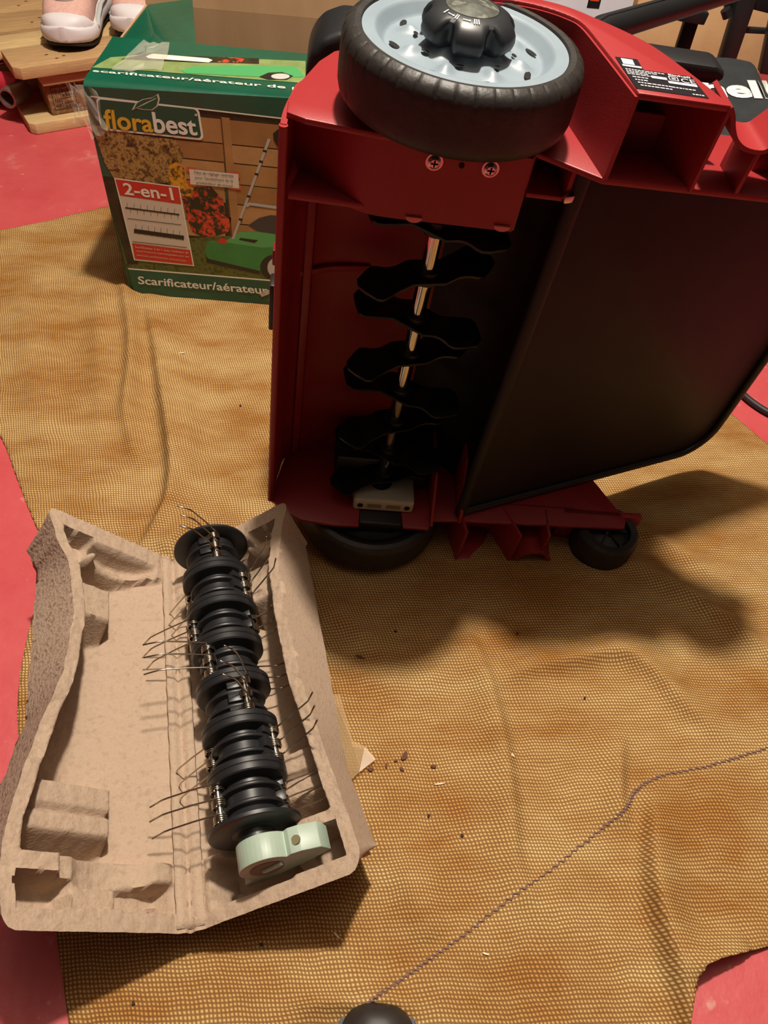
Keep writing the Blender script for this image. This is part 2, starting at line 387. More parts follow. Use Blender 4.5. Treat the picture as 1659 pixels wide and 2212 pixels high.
# walls of the blade cavity
sheet('front_wall', [(-.1145, -.028), (-.1135, -.01), (-.110, .012), (-.104, .035), (-.08, .055), (-.04, .063), (.03, .066)], .0045, .056, .4705, RED, mower)
tube('wall_lip', [(-.1145, -.0285, .057), (-.1145, -.0285, .2), (-.1145, -.0285, .47)], .0032, RED, mower, 10)
prism('cavity_ceiling', [(-.110, -.028), (-.06, -.030), (.058, -.030), (.058, .06), (-.03, .06), (-.10, .03)], .416, .4205, RED, mower, bev=.001)
sheet('bracket_panel', [(-.107, .012), (-.098, .006), (-.085, -.004), (-.07, -.018), (-.055, -.028), (-.035, -.031), (0, -.031), (.03, -.031), (.058, -.031)], .003, .4135, .4708, RED, mower)
prism('bracket_side', [(-.031, .4135), (.03, .4135), (.03, .472), (-.031, .472)], .0575, .0600, RED, mower, axis='u', bev=.0006)
# small hollow rib frame right of the bracket
rib = prism('rib_frame', rect(.0605, .4425, .0915, .4460), -.033, .03, RED, mower, axis='v', bev=.0005)
prism('rib_upright', rect(.0880, .4460, .0915, .4700), -.033, .03, RED, rib, axis='v', bev=.0005)
prism('red_corner_rib', [(-.043, .056), (.05, .056), (.05, .12), (.0, .115), (-.02, .085), (-.041, .070)], .0945, .0975, RED, mower, axis='u', bev=.0006)
prism('inner_lower_wall', [(-.05, .056), (.05, .056), (.05, .105), (-.012, .10)], .0625, .0655, RED, mower, axis='u', bev=.0006)
# thickened corner block inside on the front wall, and steps of the cavity back
prism('wall_step', [(-.104, .036), (-.07, .052), (-.035, .058), (-.033, .064), (-.08, .057)], .30, .306, RED, mower, bev=.0006)
prism('wall_step', [(-.095, .038), (-.088, .040), (-.086, .056), (-.096, .05)], .057, .416, RED, mower, bev=.0006)
# black inner duct beside the cavity
sheet('inner_duct', [(.026, .067), (.045, .060), (.065, .052), (.085, .038), (.100, .016), (.103, -.012)], .004, .057, .4700, BLACK, mower)
# raised side shells around the wheels: upper and lower
arch_in = [(-.004, .057), (.016, .061), (.040, .063), (.060, .060), (.076, .052), (.085, .041), (.092, .01), (.104, -.055)]
arch_out = [(-.004, .066), (.02, .070), (.054, .073), (.078, .067), (.098, .053), (.118, .036), (.133, .018), (.148, -.012), (.158, -.035), (.166, -.055)]
for s in (0, 1):
    f = (lambda w: w) if s == 0 else (lambda w: WT - w)
    ci, co_ = catmull(arch_in, 4), catmull(arch_out, 4)
    shell = from_bm('side_shell', bmesh.new(), RED, mower)
    bm = bmesh.new(); prism_bm([tuple(p) for p in ci] + [tuple(p) for p in co_[::-1]], f(.5275), f(.5320), 'w', .0012, 2, bm)
    bm.to_mesh(shell.data); bm.free()
    for p in shell.data.polygons: p.use_smooth = True
    shell.data.set_sharp_from_angle(angle=math.radians(40))
    sheet('inner_wall', arch_in, .0035, f(.4735), f(.5295), RED, shell, sub=4)
    sheet('outer_wall', arch_out, .003, f(.4735), f(.5295), RED, shell, sub=4)
    cut = [(.1655, f(.5305)), (.1695, f(.526)), (.174, f(.518)), (.180, f(.511)), (.189, f(.5065)), (.201, f(.5062)), (.207, f(.512)), (.214, f(.521)), (.222, f(.526)), (.235, f(.527))]
    sheet('cutout_wall', cut, .003, -.055, -.018, RED, shell, axis='v', sub=4)
    prism('shell_rib', rect(.1985, min(f(.474), f(.506)), .2015, max(f(.474), f(.506))), -.052, -.015, RED, shell, axis='v', bev=.0005)
    prism('wheel_pocket', [(.222, -.018), (.318, -.018), (.318, -.010), (.222, -.010)], min(f(.474), f(.528)), max(f(.474), f(.528)), RED, shell, bev=.001)
    prism('shell_back', rect(.106, min(f(.474), f(.502 if s == 0 else .520)), .19 if s == 0 else .236, max(f(.474), f(.502 if s == 0 else .520))), -.012, -.009, RED, shell, axis='v', bev=.0005)
    # swivel wheel
    r = .037
    cw = empty('rear_wheel', None); cw.parent = mower; cw.location = (.277, -.031, f(.5005)); 
    if s: cw.rotation_euler = (math.pi, 0, 0)
    lathe('tyre', [(.026, -.020), (.033, -.021), (.0365, -.017), (.037, -.010), (.037, .010), (.0365, .017), (.033, .021), (.026, .020), (.025, .014), (.025, -.014)], RUBBER, cw, 48, closed=True)
    lathe('rim', [(0, .008), (.006, .008), (.008, .012), (.022, .010), (.0255, .014), (.0255, -.014), (.022, -.012), (.008, -.014), (.006, -.012), (0, -.012)], BLACK, cw, 40)
    lathe('axle_screw', [(0, -.0165), (.0022, -.0160), (.0032, -.0145), (.0032, -.011), (0, -.011)], STEEL, cw, 16)
    for k in range(6):
        a = k * math.pi / 3; c_, s_ = math.cos(a), math.sin(a)
        bm = prism_bm([(.006, -.0012), (.024, -.0012), (.024, .0012), (.006, .0012)], -.0155, -.011)
        bmesh.ops.rotate(bm, verts=bm.verts, cent=(0, 0, 0), matrix=Matrix.Rotation(a, 3, 'Z')); from_bm('spoke', bm, BLACK, cw)
# rating label on the upper shell
LZ = .5323
lab = mesh('rating_label', [(.1035, -.050, LZ), (.1515, -.050, LZ), (.1475, -.0215, LZ), (.1145, -.0215, LZ), (.1135, -.0065, LZ), (.098, -.0075, LZ), (.0995, -.0225, LZ)],
           [(0, 1, 2, 3, 6), (3, 4, 5, 6)], mat('label_black', (34, 30, 34), 0.3), mower)
def lp(u, v): return (u, v, LZ + .0003)
LW = mat('label_white', (214, 210, 214), 0.4)
def lquad(u0, v0, u1, v1): mesh('label_bar', [lp(u0, v0), lp(u1, v0), lp(u1, v1), lp(u0, v1)], [(0, 1, 2, 3)], LW, lab)
lquad(.1005, -.0205, .1135, -.0180); lquad(.1175, -.0325, .128, -.0292); lquad(.128, -.0365, .1475, -.0333)
lquad(.1015, -.0170, .1095, -.0092)
def ltext(t, u0, v0, u1, v1, bold=.01): text_quad('lettering', t, [(u0, v0), (u1, v0), (u1, v1), (u0, v1)], lp, LW, lab, bold)
ltext('Einhell', .1305, -.0253, .1455, -.0228, .02); ltext('CE', .1380, -.0325, .1475, -.0268, .0)
for k in range(4):                           # small print, unreadable in the photograph: rows of short strokes
    u = .1015
    while u < (.128, .121, .114, .117)[k]:
        w_ = random.uniform(.0012, .0034); lquad(u, -.0246 - k * .0022, u + w_, -.0236 - k * .0022); u += w_ + .0006
for k in range(4):
    u = .104 + .001 * k
    while u < (.113, .113, .127, .128)[k]:
        w_ = random.uniform(.0012, .003); lquad(u, -.0348 - k * .0036, u + w_, -.0336 - k * .0036); u += w_ + .0006
for v0, ua, ub in ((-.0422, .128, .1465), (-.0482, .141, .150)):
    u = ua
    while u < ub - .002: w_ = random.uniform(.001, .003); lquad(u, v0, min(ub, u + w_), v0 + .0012); u += w_ + .0006
for q in (0, .0018): # double square
    a, b_ = .1298 + q, .1362 - q; c, d = -.0318 + q, -.0262 - q; t = .0006
    for (x0, y0, x1, y1) in ((a, c, b_, c + t), (a, d - t, b_, d), (a, c, a + t, d), (b_ - t, c, b_, d)): lquad(x0, y0, x1, y1)
# screws and hole in the bracket
for u in (-.010, .030):
    scw = empty('bracket_screw', None); scw.parent = mower; scw.location = (u, -.0332, .460); scw.rotation_euler = (math.pi / 2, 0, 0)
    lathe('screw_head', [(0, .0026), (.003, .0024), (.0045, .0012), (.0048, 0), (.0062, 0), (.0062, -.001), (0, -.001)], STEEL, scw, 24)
    for a in (0, 1):
        mesh('cross_slot', [(x, y, .00262) for x, y in ([(-.0026, -.0006), (.0026, -.0006), (.0026, .0006), (-.0026, .0006)] if a == 0 else [(-.0006, -.0026), (.0006, -.0026), (.0006, .0026), (-.0006, .0026)])], [(0, 1, 2, 3)], DARKHOLE, scw)
bm = lathe_bm([(0, .0003), (.0020, .0003), (.0020, -.001)], 16); bmesh.ops.rotate(bm, verts=bm.verts, cent=(0, 0, 0), matrix=Matrix.Rotation(math.pi / 2, 3, 'X'))
bmesh.ops.translate(bm, verts=bm.verts, vec=(.0095, -.0328, .4598)); from_bm('screw_hole', bm, DARKHOLE, mower)
PINK = mat('lit_chip_red_plastic', (222, 140, 130), 0.6)  # pale pink: the glint on the half-moon chips is put into their colour
for u, w in ((-.0170, .4158), (.0495, .4168)):
    pts = [(u + .0062 * math.cos(a), w + .0012 + .0042 * math.sin(a)) for a in np.linspace(math.pi, 2 * math.pi, 9)]
    prism('edge_tab', pts, -.0345, -.032, PINK, mower, axis='v')
# front clip, dust
boxm('front_clip', (-.1225, -.006, .274), (-.1145, .012, .322), BLACK, mower, .0015)
boxm('front_clip', (-.1200, -.02, .352), (-.1165, -.008, .366), RED, mower, .001)
# motor hood behind the housing (top of the machine)
prism('hood', [(-.085, .068), (.0, .072), (.10, .068), (.10, .10), (.07, .15), (.02, .17), (-.04, .165), (-.075, .13)], .09, .44, RED, mower, bev=.01, seg=3)
prism('motor_cover', [(-.104, .29), (-.104, .452), (-.101, .466), (-.093, .477), (-.078, .484), (.01, .484), (.01, .29)], .093, .150, BLACK, mower, axis='v', bev=.006, seg=3)
# rear guard flap
FD = np.array([.308, .124, 0]); FD /= np.linalg.norm(FD)
g = empty('guard_flap', None); g.parent = mower
g.matrix_local = frame((.0965, -.029, 0), FD, np.cross((0, 0, 1), FD), (0, 0, 1))
Lf = .352
corner = [(Lf - .042 + .042 * math.cos(a), .06 + .042 + .042 * math.sin(a)) for a in np.linspace(-math.pi / 2, 0, 9)]
fp = [(0, .060)] + corner + [(Lf, .469), (0, .469)]
prism('panel', fp, 0, .003, BLACK_SATIN, g, axis='v', bev=.0008)
tube('rolled_edge', [(0, -.002, .060), (0, -.002, .2), (0, -.002, .469)], .0062, BLACK_SATIN, g, 12)
edge = [(0, -.002, .062)] + [(p[0], -.002, p[1]) for p in corner] + [(Lf, -.002, .469)]
tube('rim_bead', edge, .0048, BLACK, g, 10)
prism('hinge_clip', rect(-.012, .444, -.002, .450), -.006, .0, STEEL, g, axis='v', bev=.001)
prism('guard_arm', [(.125, .508), (.205, .508), (.212, .505), (.214, .499), (.205, .495), (.125, .493)], .066, .094, BLACK, mower, axis='v', bev=.003)
# handle tube
tube('handle_tube', [(.080, .05, .506), (.116, .092, .512), (.210, .2, .500), (.312, .315, .488)], .0100, BLACK, mower, 16)
tube('handle_groove', [(.100, .073, .5195), (.116, .0912, .5221), (.210, .1995, .5101), (.30, .302, .4995)], .0012, DARKHOLE, mower, 6)

# ---- blade shaft
SU, SV = .006, -.006
shaft = empty('blade_shaft', None); shaft.parent = mower; shaft.location = (SU, SV, 0)
lathe('rod', [(0, .070), (.0064, .070), (.0068, .072), (.0068, .43), (0, .43)], CHROME, shaft, 40)
lathe('end_groove', [(.0069, .0735), (.0073, .0735), (.0073, .0748), (.0069, .0748)], BLACK_STEEL, shaft, 32, closed=True)
def blade_mesh():
    n = 25; half = .058; bm = bmesh.new(); rows = []
    for i in range(n):
        x = -half + 2 * half * i / (n - 1); ax = abs(x) / half
        hw = .015 if ax < .45 else (.015 + .006 * (ax - .45) / .25 if ax < .7 else .021 - .017 * ((ax - .7) / .3) ** 1.4)
        z = (.010 * math.sin(max(0, (ax - .25)) / .75 * math.pi * .9)) * (1 if x > 0 else -1) + (.006 * max(0, ax - .8) / .2) * (1 if x > 0 else -1)
        sk = .008 * (x / half)
        rows.append([bm.verts.new((x, sk - hw, z)), bm.verts.new((x, sk, z + .0005)), bm.verts.new((x, sk + hw, z))])
    for a, b_ in zip(rows[:-1], rows[1:]):
        for k in (0, 1): bm.faces.new((a[k], b_[k], b_[k + 1], a[k + 1]))
    r = bmesh.ops.extrude_face_region(bm, geom=bm.faces[:]); vs = [v for v in r['geom'] if isinstance(v, bmesh.types.BMVert)]
    bmesh.ops.translate(bm, verts=vs, vec=(0, 0, .0024))
    bmesh.ops.recalc_face_normals(bm, faces=bm.faces[:])
    me = bpy.data.meshes.new('blade'); bm.to_mesh(me); bm.free(); me.materials.append(BLACK_STEEL)
    for p in me.polygons: p.use_smooth = True
    me.set_sharp_from_angle(angle=math.radians(40)); return me
bmh = blade_mesh()
clm = from_bm('collar', lathe_bm([(.0069, -.006), (.0105, -.006), (.0105, .006), (.0069, .006)], 28, True), BLACK, shaft)
clmesh = clm.data; bpy.data.objects.remove(clm)
for k, (w, ang, tilt) in enumerate([(.396, -28, 10), (.350, 8, 3), (.303, -32, 11), (.262, 10, 3), (.216, -30, 11), (.172, 12, 3), (.130, -28, 11), (.091, 6, 3)]):
    o = bpy.data.objects.new('blade', bmh); link(o, shaft); o.location = (0, 0, w)
    o.rotation_euler = (math.radians(4), math.radians(tilt), math.radians(ang))
    c = bpy.data.objects.new('collar', clmesh); link(c, shaft); c.location = (0, 0, w)
# bearing block under the shaft and its grey clip
prism('bearing_holder', [(-.046, .0), (.058, .0), (.058, .05), (-.046, .05)], .056, .104, BLACK, mower, bev=.003)
clip = prism('bearing_clip', [(-.024, -.034), (.043, -.034), (.043, .012), (-.024, .012)], .0562, .0745, CLIP_D, mower, bev=.003, seg=3)
for u in (-.0165, .0355):
    bm = lathe_bm([(0, .0004), (.0032, .0004), (.0034, -.001)], 20); bmesh.ops.rotate(bm, verts=bm.verts, cent=(0, 0, 0), matrix=Matrix.Rotation(math.pi / 2, 3, 'X'))
    bmesh.ops.translate(bm, verts=bm.verts, vec=(u, -.0342, .0652)); from_bm('clip_hole', bm, DARKHOLE, clip)
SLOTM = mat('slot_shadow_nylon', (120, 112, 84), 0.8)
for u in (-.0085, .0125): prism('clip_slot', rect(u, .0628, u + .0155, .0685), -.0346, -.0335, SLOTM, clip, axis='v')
lathe_o = lathe('shaft_washer', [(.007, .0745), (.0125, .0745), (.0125, .0765), (.007, .0765)], BLACK, shaft, 28, closed=True)
prism('wheel_carrier', [(-.0165, -.05), (.0315, -.05), (.0315, .04), (-.0165, .04)], .036, .0555, BLACK, mower, bev=.002)

# ---- main wheels
def wheel(s):
    wh = empty('main_wheel', None); wh.parent = mower
    wh.location = (0, 0, WT if s == 0 else 0)
    if s: wh.rotation_euler = (math.pi, 0, 0)
    R = .081
    def tread(r, z, k, th):
        g = (k % 8 == 0)
        if g and r > .0755 and -.011 < z < .001: return r - .0009, z - (.0006 if z > -.006 else 0)
        if (k % 16 == 4) and r > .079 and -.040 < z < -.03: return r - .0006, z
        return r, z
    prof = [(.068, -.004), (.0695, -.0005), (.0730, .0), (.0768, -.0015), (.0795, -.0045), (.0808, -.009), (.081, -.012), (.0812, -.022), (.0812, -.030),
            (.081, -.036), (.080, -.040), (.077, -.0435), (.072, -.045), (.068, -.043)]
    lathe('tyre', prof, RUBBER, wh, 320, closed=True, radial=tread, angle=28)
    # dished rim with ribs and slots
    nr, ns = 44, 240; bm = bmesh.new(); rings = []
    for i in range(nr + 1):
        r = .013 + (.0685 - .013) * i / nr; ring = []
        for k in range(ns):
            th = 2 * math.pi * k / ns
            base = -.002 if r > .060 else (-.002 - .0085 * min(1, (.060 - r) / .007)) if r > .053 else -.0105 + .004 * ((.053 - r) / .04)
            q = (th / (2 * math.pi) * 8) % 1 - .5
            bump = .0042 * math.exp(-((r - .039) / .007) ** 2) * math.exp(-(q / .16) ** 2)
            star = .006 * max(0, 1 - (r - .013) / .020) * (1 + .5 * math.cos(8 * th))
            ring.append(bm.verts.new((r * math.cos(th), r * math.sin(th), base + bump + star)))
        rings.append(ring)
    for A_, B_ in zip(rings[:-1], rings[1:]):
        for k in range(ns): bm.faces.new((A_[k], A_[(k + 1) % ns], B_[(k + 1) % ns], B_[k]))
    rimo = from_bm('rim', bm, GREYP if s == 0 else BLACK, wh, True, 60)
    if s == 0:
        for k in range(16):
            th = math.pi / 8 * k + .2; r = .0475 if k % 2 == 0 else .033
            bm = bmesh.new(); bmesh.ops.create_circle(bm, cap_ends=True, segments=20, radius=1)
            for v in bm.verts: v.co = Vector((v.co.x * (.0022 if k % 2 == 0 else .0016), v.co.y * (.0058 if k % 2 == 0 else .003), 0))
            bmesh.ops.rotate(bm, verts=bm.verts, cent=(0, 0, 0), matrix=Matrix.Rotation(th + .35, 3, 'Z'))
            bmesh.ops.translate(bm, verts=bm.verts, vec=(r * math.cos(th), r * math.sin(th), -.0088 if k % 2 == 0 else -.0062)); from_bm('vent_slot', bm, DARKHOLE, rimo)
    lathe('inner_disc', [(.0, -.040), (.03, -.040), (.032, -.0425), (.038, -.0425), (.040, -.039), (.055, -.038), (.057, -.0415), (.062, -.0415), (.064, -.038), (.0705, -.038), (.0705, -.012), (.02, -.013), (0, -.013)], BLACK, wh, 72)
    return wh
for s in (0, 1):
    wh = wheel(s)
    if s == 0:
        kb = empty('height_knob', None); kb.parent = wh
        def lobes(r, z, k, th):
            if r > .02:
                q = math.cos(6 * th + .55); d = max(0, q) ** 1.8 * .0085 * min(1, max(0, (.0135 - z) / .0055)); return r - d, z
            return r, z
        lathe('grip', [(.014, -.010), (.018, -.007), (.023, -.0055), (.0285, -.003), (.0312, .0000), (.0318, .0030), (.0312, .0068), (.0292, .0102), (.0262, .0128), (.0225, .0147), (.0190, .0158), (.0180, .0160), (.0176, .0154)], KNOB, kb, 144, radial=lobes, angle=60)
        lathe('cap', [(.0177, .0150), (.0172, .0162), (.012, .0176), (.006, .0183), (0, .0185)], DUSTY, kb, 48)
        def kpl(r, a, r2=None):
            z = float(np.interp(r, [.018, .019, .0225, .0262], [.0160, .0158, .0147, .0128])) + .0006
            return (r * math.cos(a), r * math.sin(a), z)
        def ktext(t, a_mid, width):
            V_, F_ = text_geo(t, .01); lo = V_.min(0); hi = V_.max(0); sc_ = .0040 / (hi[1] - lo[1])
            pts = [kpl(.0198 + (hi[1] - p[1]) * sc_ * 0.9 - .0001, a_mid + (p[0] - (lo[0] + hi[0]) / 2) / (hi[0] - lo[0]) * width) for p in V_]
            mesh('numeral', pts, F_, WHITEP, kb)
        for t, deg, wd in (('II', -122, .09), ('III', -88, .16), ('I', -146, .04)): ktext(t, math.radians(deg), wd)
        for deg in (-105, -134): # arrows
            a0 = math.radians(deg - 6); a1 = math.radians(deg + 5)
            ring = [kpl(.0214, a0 + (a1 - a0) * i / 8) for i in range(9)] + [kpl(.0220, a0 + (a1 - a0) * i / 8) for i in range(8, -1, -1)]
            o = mesh('arrow', ring + [kpl(.0207, a1), kpl(.0217, a1 + .045), kpl(.0227, a1)], [tuple(range(18)), (18, 19, 20)], WHITEP, kb)

# ================================================================== MOULDED PULP TRAY (an open clamshell)
HZ = .030
TF, TN = fl(372, 1213, HZ), fl(412, 2008, HZ)
TT = TF - TN; TLEN = float(np.linalg.norm(TT)); TT /= TLEN
TPR = np.array([TT[1], -TT[0], 0])
tray = empty('pulp_packing_tray', frame(TN, TPR, TT, (0, 0, 1)))
tag(tray, 'brown moulded pulp clamshell tray lying open like a book on the burlap', 'tray')
def half_axes(al, sg):
    a = math.radians(al); S = sg * math.cos(a) * TPR + np.array([0, 0, math.sin(a)]); Nn = np.cross(S, TT)
    return S, (Nn if Nn[2] < 0 else -Nn)
def sstep(a, b_, x): t = np.clip((x - a) / (b_ - a), 0, 1); return t * t * (3 - 2 * t)
RIM_L = ([-.004, .004, .028, .072, .115, .161, .202, .261, .313, .335, .371], [.160, .160, .163, .160, .150, .136, .123, .116, .123, .136, .152])
RIM_R = ([-.004, .012, .052, .110, .166, .242, .303, .340, .371], [.158, .158, .151, .141, .132, .127, .128, .137, .153])
def noise2(s, t, f, ph=0.0):
    return np.sin(s * f + ph + 1.7 * np.sin(t * f * .7 + ph)) * np.sin(t * f * 1.13 - ph + 1.3 * np.sin(s * f * .9))
def tray_half(name, al, sg, rim, right):
    S, Nn = half_axes(al, sg)
    ns, nt_ = 96, 216
    sn = np.linspace(0, 1, ns); tn = np.linspace(0, 1, nt_); SN, TNn = np.meshgrid(sn, tn)
    t = TNn * (TLEN + .006) - .003
    smax = np.interp(t, *rim)
    for tc_, t_ in ((0, t), (1, TLEN - t)):
        q_ = np.clip((.016 - t_) / .019, 0, 1); smax = smax - .012 * (1 - np.sqrt(1 - q_ ** 2 + 1e-9))
    s = SN * smax
    fl_ = .060 * sstep(.004, .082, s) ** .78
    wall = np.clip((smax - .0125 - s) / .018, 0, 1) * .075
    ledge = np.where(s > smax - .036, .050, .075)
    e0 = np.clip((t - .050) / .010, 0, 1) * .075; e1 = np.clip((TLEN - .030 - t) / .010, 0, 1) * .075
    d = np.minimum(np.minimum(np.minimum(fl_, wall), np.minimum(e0, e1)), ledge)
    def soft(lo, hi, x, w=.003): return np.clip((x - lo) / w, 0, 1) * np.clip((hi - x) / w, 0, 1)
    # near end: pockets between the outer rim and the inner ridge, and the saddle
    sad = np.sqrt(np.clip(1 - ((s - .070) / .036) ** 2, 0, 1))
    if not right:
        d = np.maximum(d, .034 * soft(.100, 9, s) * soft(-9, 1, s) * (s < smax - .012) * soft(.012, .036, t))
        d = np.maximum(d, .026 * soft(.012, .064, s, .004) * soft(.012, .034, t))
        d = np.maximum(d, .020 * sad * soft(.026, .062, t, .006))
        d = np.maximum(d, .009 * soft(.098, .118, s) * soft(.030, .062, t))
        d = np.maximum(d, .012 * soft(.058, .104, s, .004) * soft(.013, .034, t))
    else:
        d = np.maximum(d, .036 * soft(.098, 9, s) * (s < smax - .012) * soft(.012, .040, t))
        d = np.maximum(d, .034 * soft(.022, .100, s, .004) * soft(.010, .046, t))
        d = np.maximum(d, .032 * sad * soft(.030, .062, t, .006))
    # far end: crescent supports
    sadf = np.sqrt(np.clip(1 - ((s - .062) / .040) ** 2, 0, 1)); sadg = np.sqrt(np.clip(1 - ((s - .062) / .030) ** 2, 0, 1))
    d = np.maximum(d, .026 * sadf * soft(TLEN - .046, TLEN - .016, t, .004))
    d = np.minimum(d, np.where(soft(TLEN - .034, TLEN - .026, t, .002) > .5, .005 + .018 * sadg, .075))
    d = np.maximum(d, .022 * soft(.096, 9, s) * (s < smax - .013) * soft(TLEN - .036, TLEN - .013, t, .003))
    # blocks standing on the outer wall
    blocks = [(.066, .120, .278, .312, .018, False), (.062, .124, .074, .112, .020, True)] if not right else [(.082, .125, .284, .322, .020, False), (.088, .13, .076, .116, .022, True)]
    for s0, s1, t0, t1, top, groove in blocks:
        dr = .010
        ins = np.minimum(np.minimum((s - s0) / dr, 9), np.minimum((t - t0) / dr, (t1 - t) / dr))
        topd = top + (.005 * np.exp(-((t - (t0 + t1) / 2 + .002) / .0025) ** 2) if groove else 0)
        hgt = np.where(ins > 0, topd, np.clip(topd - ins * .030, 0, .2))
        d = np.minimum(d, hgt)
    # hinge ridge
    d = d - .0022 * np.exp(-((s - .006) / .003) ** 2) + .0012 * np.exp(-((s - .014) / .003) ** 2)
    rough = .0005 * noise2(s, t, 210, .4) + .0004 * noise2(s, t, 420, 1.9)
    d = d + rough
    body = .008 + (.062 if right else .056) * np.clip(s / .05, 0, 1) ** .8 * np.clip((smax + .004 - s) / .02, .75, 1) * np.clip((t + .012) / .02, .6, 1) * np.clip((TLEN + .012 - t) / .02, .6, 1)
    body = np.maximum(body, d + .003)
    bulge = np.clip((.135 if right else .125) - smax, -.008, .05) * sstep(.55, 1.0, SN)
    tshift = .022 * (1 - sstep(0, .10, TNn)) - .012 * sstep(.92, 1, TNn)
    def pt(s_, t_, d_): return TPR @ np.eye(3) * 0 if False else None
    def to_local(s_, t_, d_):
        P = s_[..., None] * S + t_[..., None] * TT + d_[..., None] * Nn
        return np.stack([P @ TPR, P @ TT, P[..., 2]], -1)
    edge_wob = (.0004 if right else .0012) * noise2(s, t, 95, 2.2) * sstep(.8, 1, SN)
    topv = to_local(s + edge_wob, t, d + (.0006 if right else .0016) * noise2(s * 0, t, 60, 1.0) * sstep(.85, 1, SN))
    botv = to_local(s + edge_wob + bulge, t + tshift, body + (.25 if right else 1) * (.0012 * noise2(s, t, 130, 3.0) + .0008 * noise2(s, t, 300, 5.0)))
    V = np.concatenate([topv.reshape(-1, 3), botv.reshape(-1, 3)]); n = ns * nt_
    # keep the underside on the cloth
    V[:, 2] = np.where(V[:, 2] + TN[2] < .0045, .0045 - TN[2], V[:, 2])
    I = np.arange(n).reshape(nt_, ns); F = []; mi = []
    q = np.stack([I[:-1, :-1], I[:-1, 1:], I[1:, 1:], I[1:, :-1]], -1).reshape(-1, 4)
    F += q.tolist(); mi += [0] * len(q); F += (q[:, ::-1] + n).tolist(); mi += [1] * len(q)
    bd = list(I[0, :]) + list(I[1:, -1]) + list(I[-1, -2::-1]) + list(I[-2:0:-1, 0])
    rows = [np.array(bd)]; NR = 8; ext = []
    for k in range(1, NR):
        f_ = k / NR; ext.append(V[bd] * (1 - f_) + V[np.array(bd) + n] * f_); rows.append(len(V) + np.arange((k - 1) * len(bd), k * len(bd)))
    rows.append(np.array(bd) + n); V = np.concatenate([V] + ext)
    for r0, r1 in zip(rows[:-1], rows[1:]):
        for j in range(len(bd)):
            j2 = (j + 1) % len(bd); F.append((int(r0[j]), int(r1[j]), int(r1[j2]), int(r0[j2]))); mi.append(1)
    o = mesh(name, V, F, None, tray, True); o.data.materials.append(PULP); o.data.materials.append(PULP if right else PULP_R)
    o.data.polygons.foreach_set('material_index', mi)
    bm = bmesh.new(); bm.from_mesh(o.data); bmesh.ops.recalc_face_normals(bm, faces=bm.faces[:]); bm.to_mesh(o.data); bm.free()
    o.data.set_sharp_from_angle(angle=math.radians(75))
    return o
SL_, NL_ = half_axes(48, -1); SR_, NR_ = half_axes(30, 1); hv = []; hf = []; nh = 60
for i in range(nh):
    t_ = TLEN * i / (nh - 1)
    for S_, N_, s_, d_ in ((SL_, NL_, .014, -.0006), (SL_, NL_, .008, -.0030), (SL_, NL_, .002, -.0012), (SR_, NR_, .002, -.0012), (SR_, NR_, .007, -.0026), (SR_, NR_, .014, -.0004)):
        P_ = S_ * s_ + TT * t_ + N_ * (d_ + .0006 * math.sin(i * 1.7 + s_ * 900)); hv.append((P_ @ TPR, P_ @ TT, P_[2]))
for i in range(nh - 1):
    for j in range(5): hf.append((i * 6 + j, i * 6 + j + 1, i * 6 + j + 7, i * 6 + j + 6))
hs = mesh('hinge_strip', hv, hf, PULP, tray, True); md = hs.modifiers.new('t', 'SOLIDIFY'); md.thickness = .003; md.offset = -1
tray_half('lid_half', 48, -1, RIM_L, False)
tray_half('base_half', 30, 1, RIM_R, True)

m, nt, b = new_mat('clear_tape'); b.inputs['Base Color'].default_value = lin((214, 206, 192)); b.inputs['Roughness'].default_value = .12; b.inputs['Alpha'].default_value = .28
TAPE = m
TAPE2 = mat('yellowed_tape', (190, 160, 120), .25); TAPE2.node_tree.nodes['Principled BSDF'].inputs['Alpha'].default_value = .55
tp_ = [fl(x, y, z) for x, y, z in ((700, 1500, .03), (722, 1655, .022), (742, 1700, .012), (776, 1668, .007), (812, 1640, .0065), (788, 1612, .0068), (762, 1600, .010), (735, 1500, .020))]
mesh('loose_tape', [((p - TN) @ TPR, (p - TN) @ TT, p[2] - TN[2]) for p in tp_], [tuple(range(8))], TAPE2, tray)

# ================================================================== TINE ROLLER in the tray
RS, RN = half_axes(30, 1)
def tray_pt(s, t, d): return TN + RS * s + TT * t + RN * d
R0, R1 = tray_pt(.0790, .050, -.016), tray_pt(.0615, .342, -.016)
RZ = R1 - R0; RL = float(np.linalg.norm(RZ)); RZ /= RL
RX = RS - RZ * (RS @ RZ); RX /= np.linalg.norm(RX); RY = np.cross(RZ, RX)      # RX to the right along the tray, RY out of the tray or into it
if RY @ RN > 0: SGN = -1
else: SGN = 1
roller = empty('tine_roller', frame(R0, RX, RY, RZ))
tag(roller, 'black plastic aerator roller bristling with thin spring tines, lying in the pulp tray', 'roller')
NSEG = 7; SEG = RL / NSEG
RB = mat('roller_black', (30, 30, 32), 0.40)
prof = [(0, -.003), (.0345, -.003), (.0372, -.0018), (.0372, .0010), (.034, .0022), (.0235, .0028)]
for k in range(NSEG):
    z0 = k * SEG
    for f_ in (.34, .66):
        z = z0 + f_ * SEG; prof += [(.0210, z - .0030), (.0258, z - .0016), (.0264, z - .0006), (.0264, z + .0008), (.0258, z + .0016), (.0210, z + .0030)]
    if k < NSEG - 1:
        z = z0 + SEG; prof += [(.0212, z - .0075), (.0318, z - .0062), (.0328, z - .0050), (.0328, z - .0008), (.0320, z - .0002), (.0320, z + .0004), (.0328, z + .0010), (.0328, z + .0050), (.0318, z + .0062), (.0212, z + .0075)]
prof += [(.0235, RL - .0028), (.034, RL - .0022), (.0375, RL - .0008), (.0375, RL + .0018), (.035, RL + .003), (0, RL + .003)]
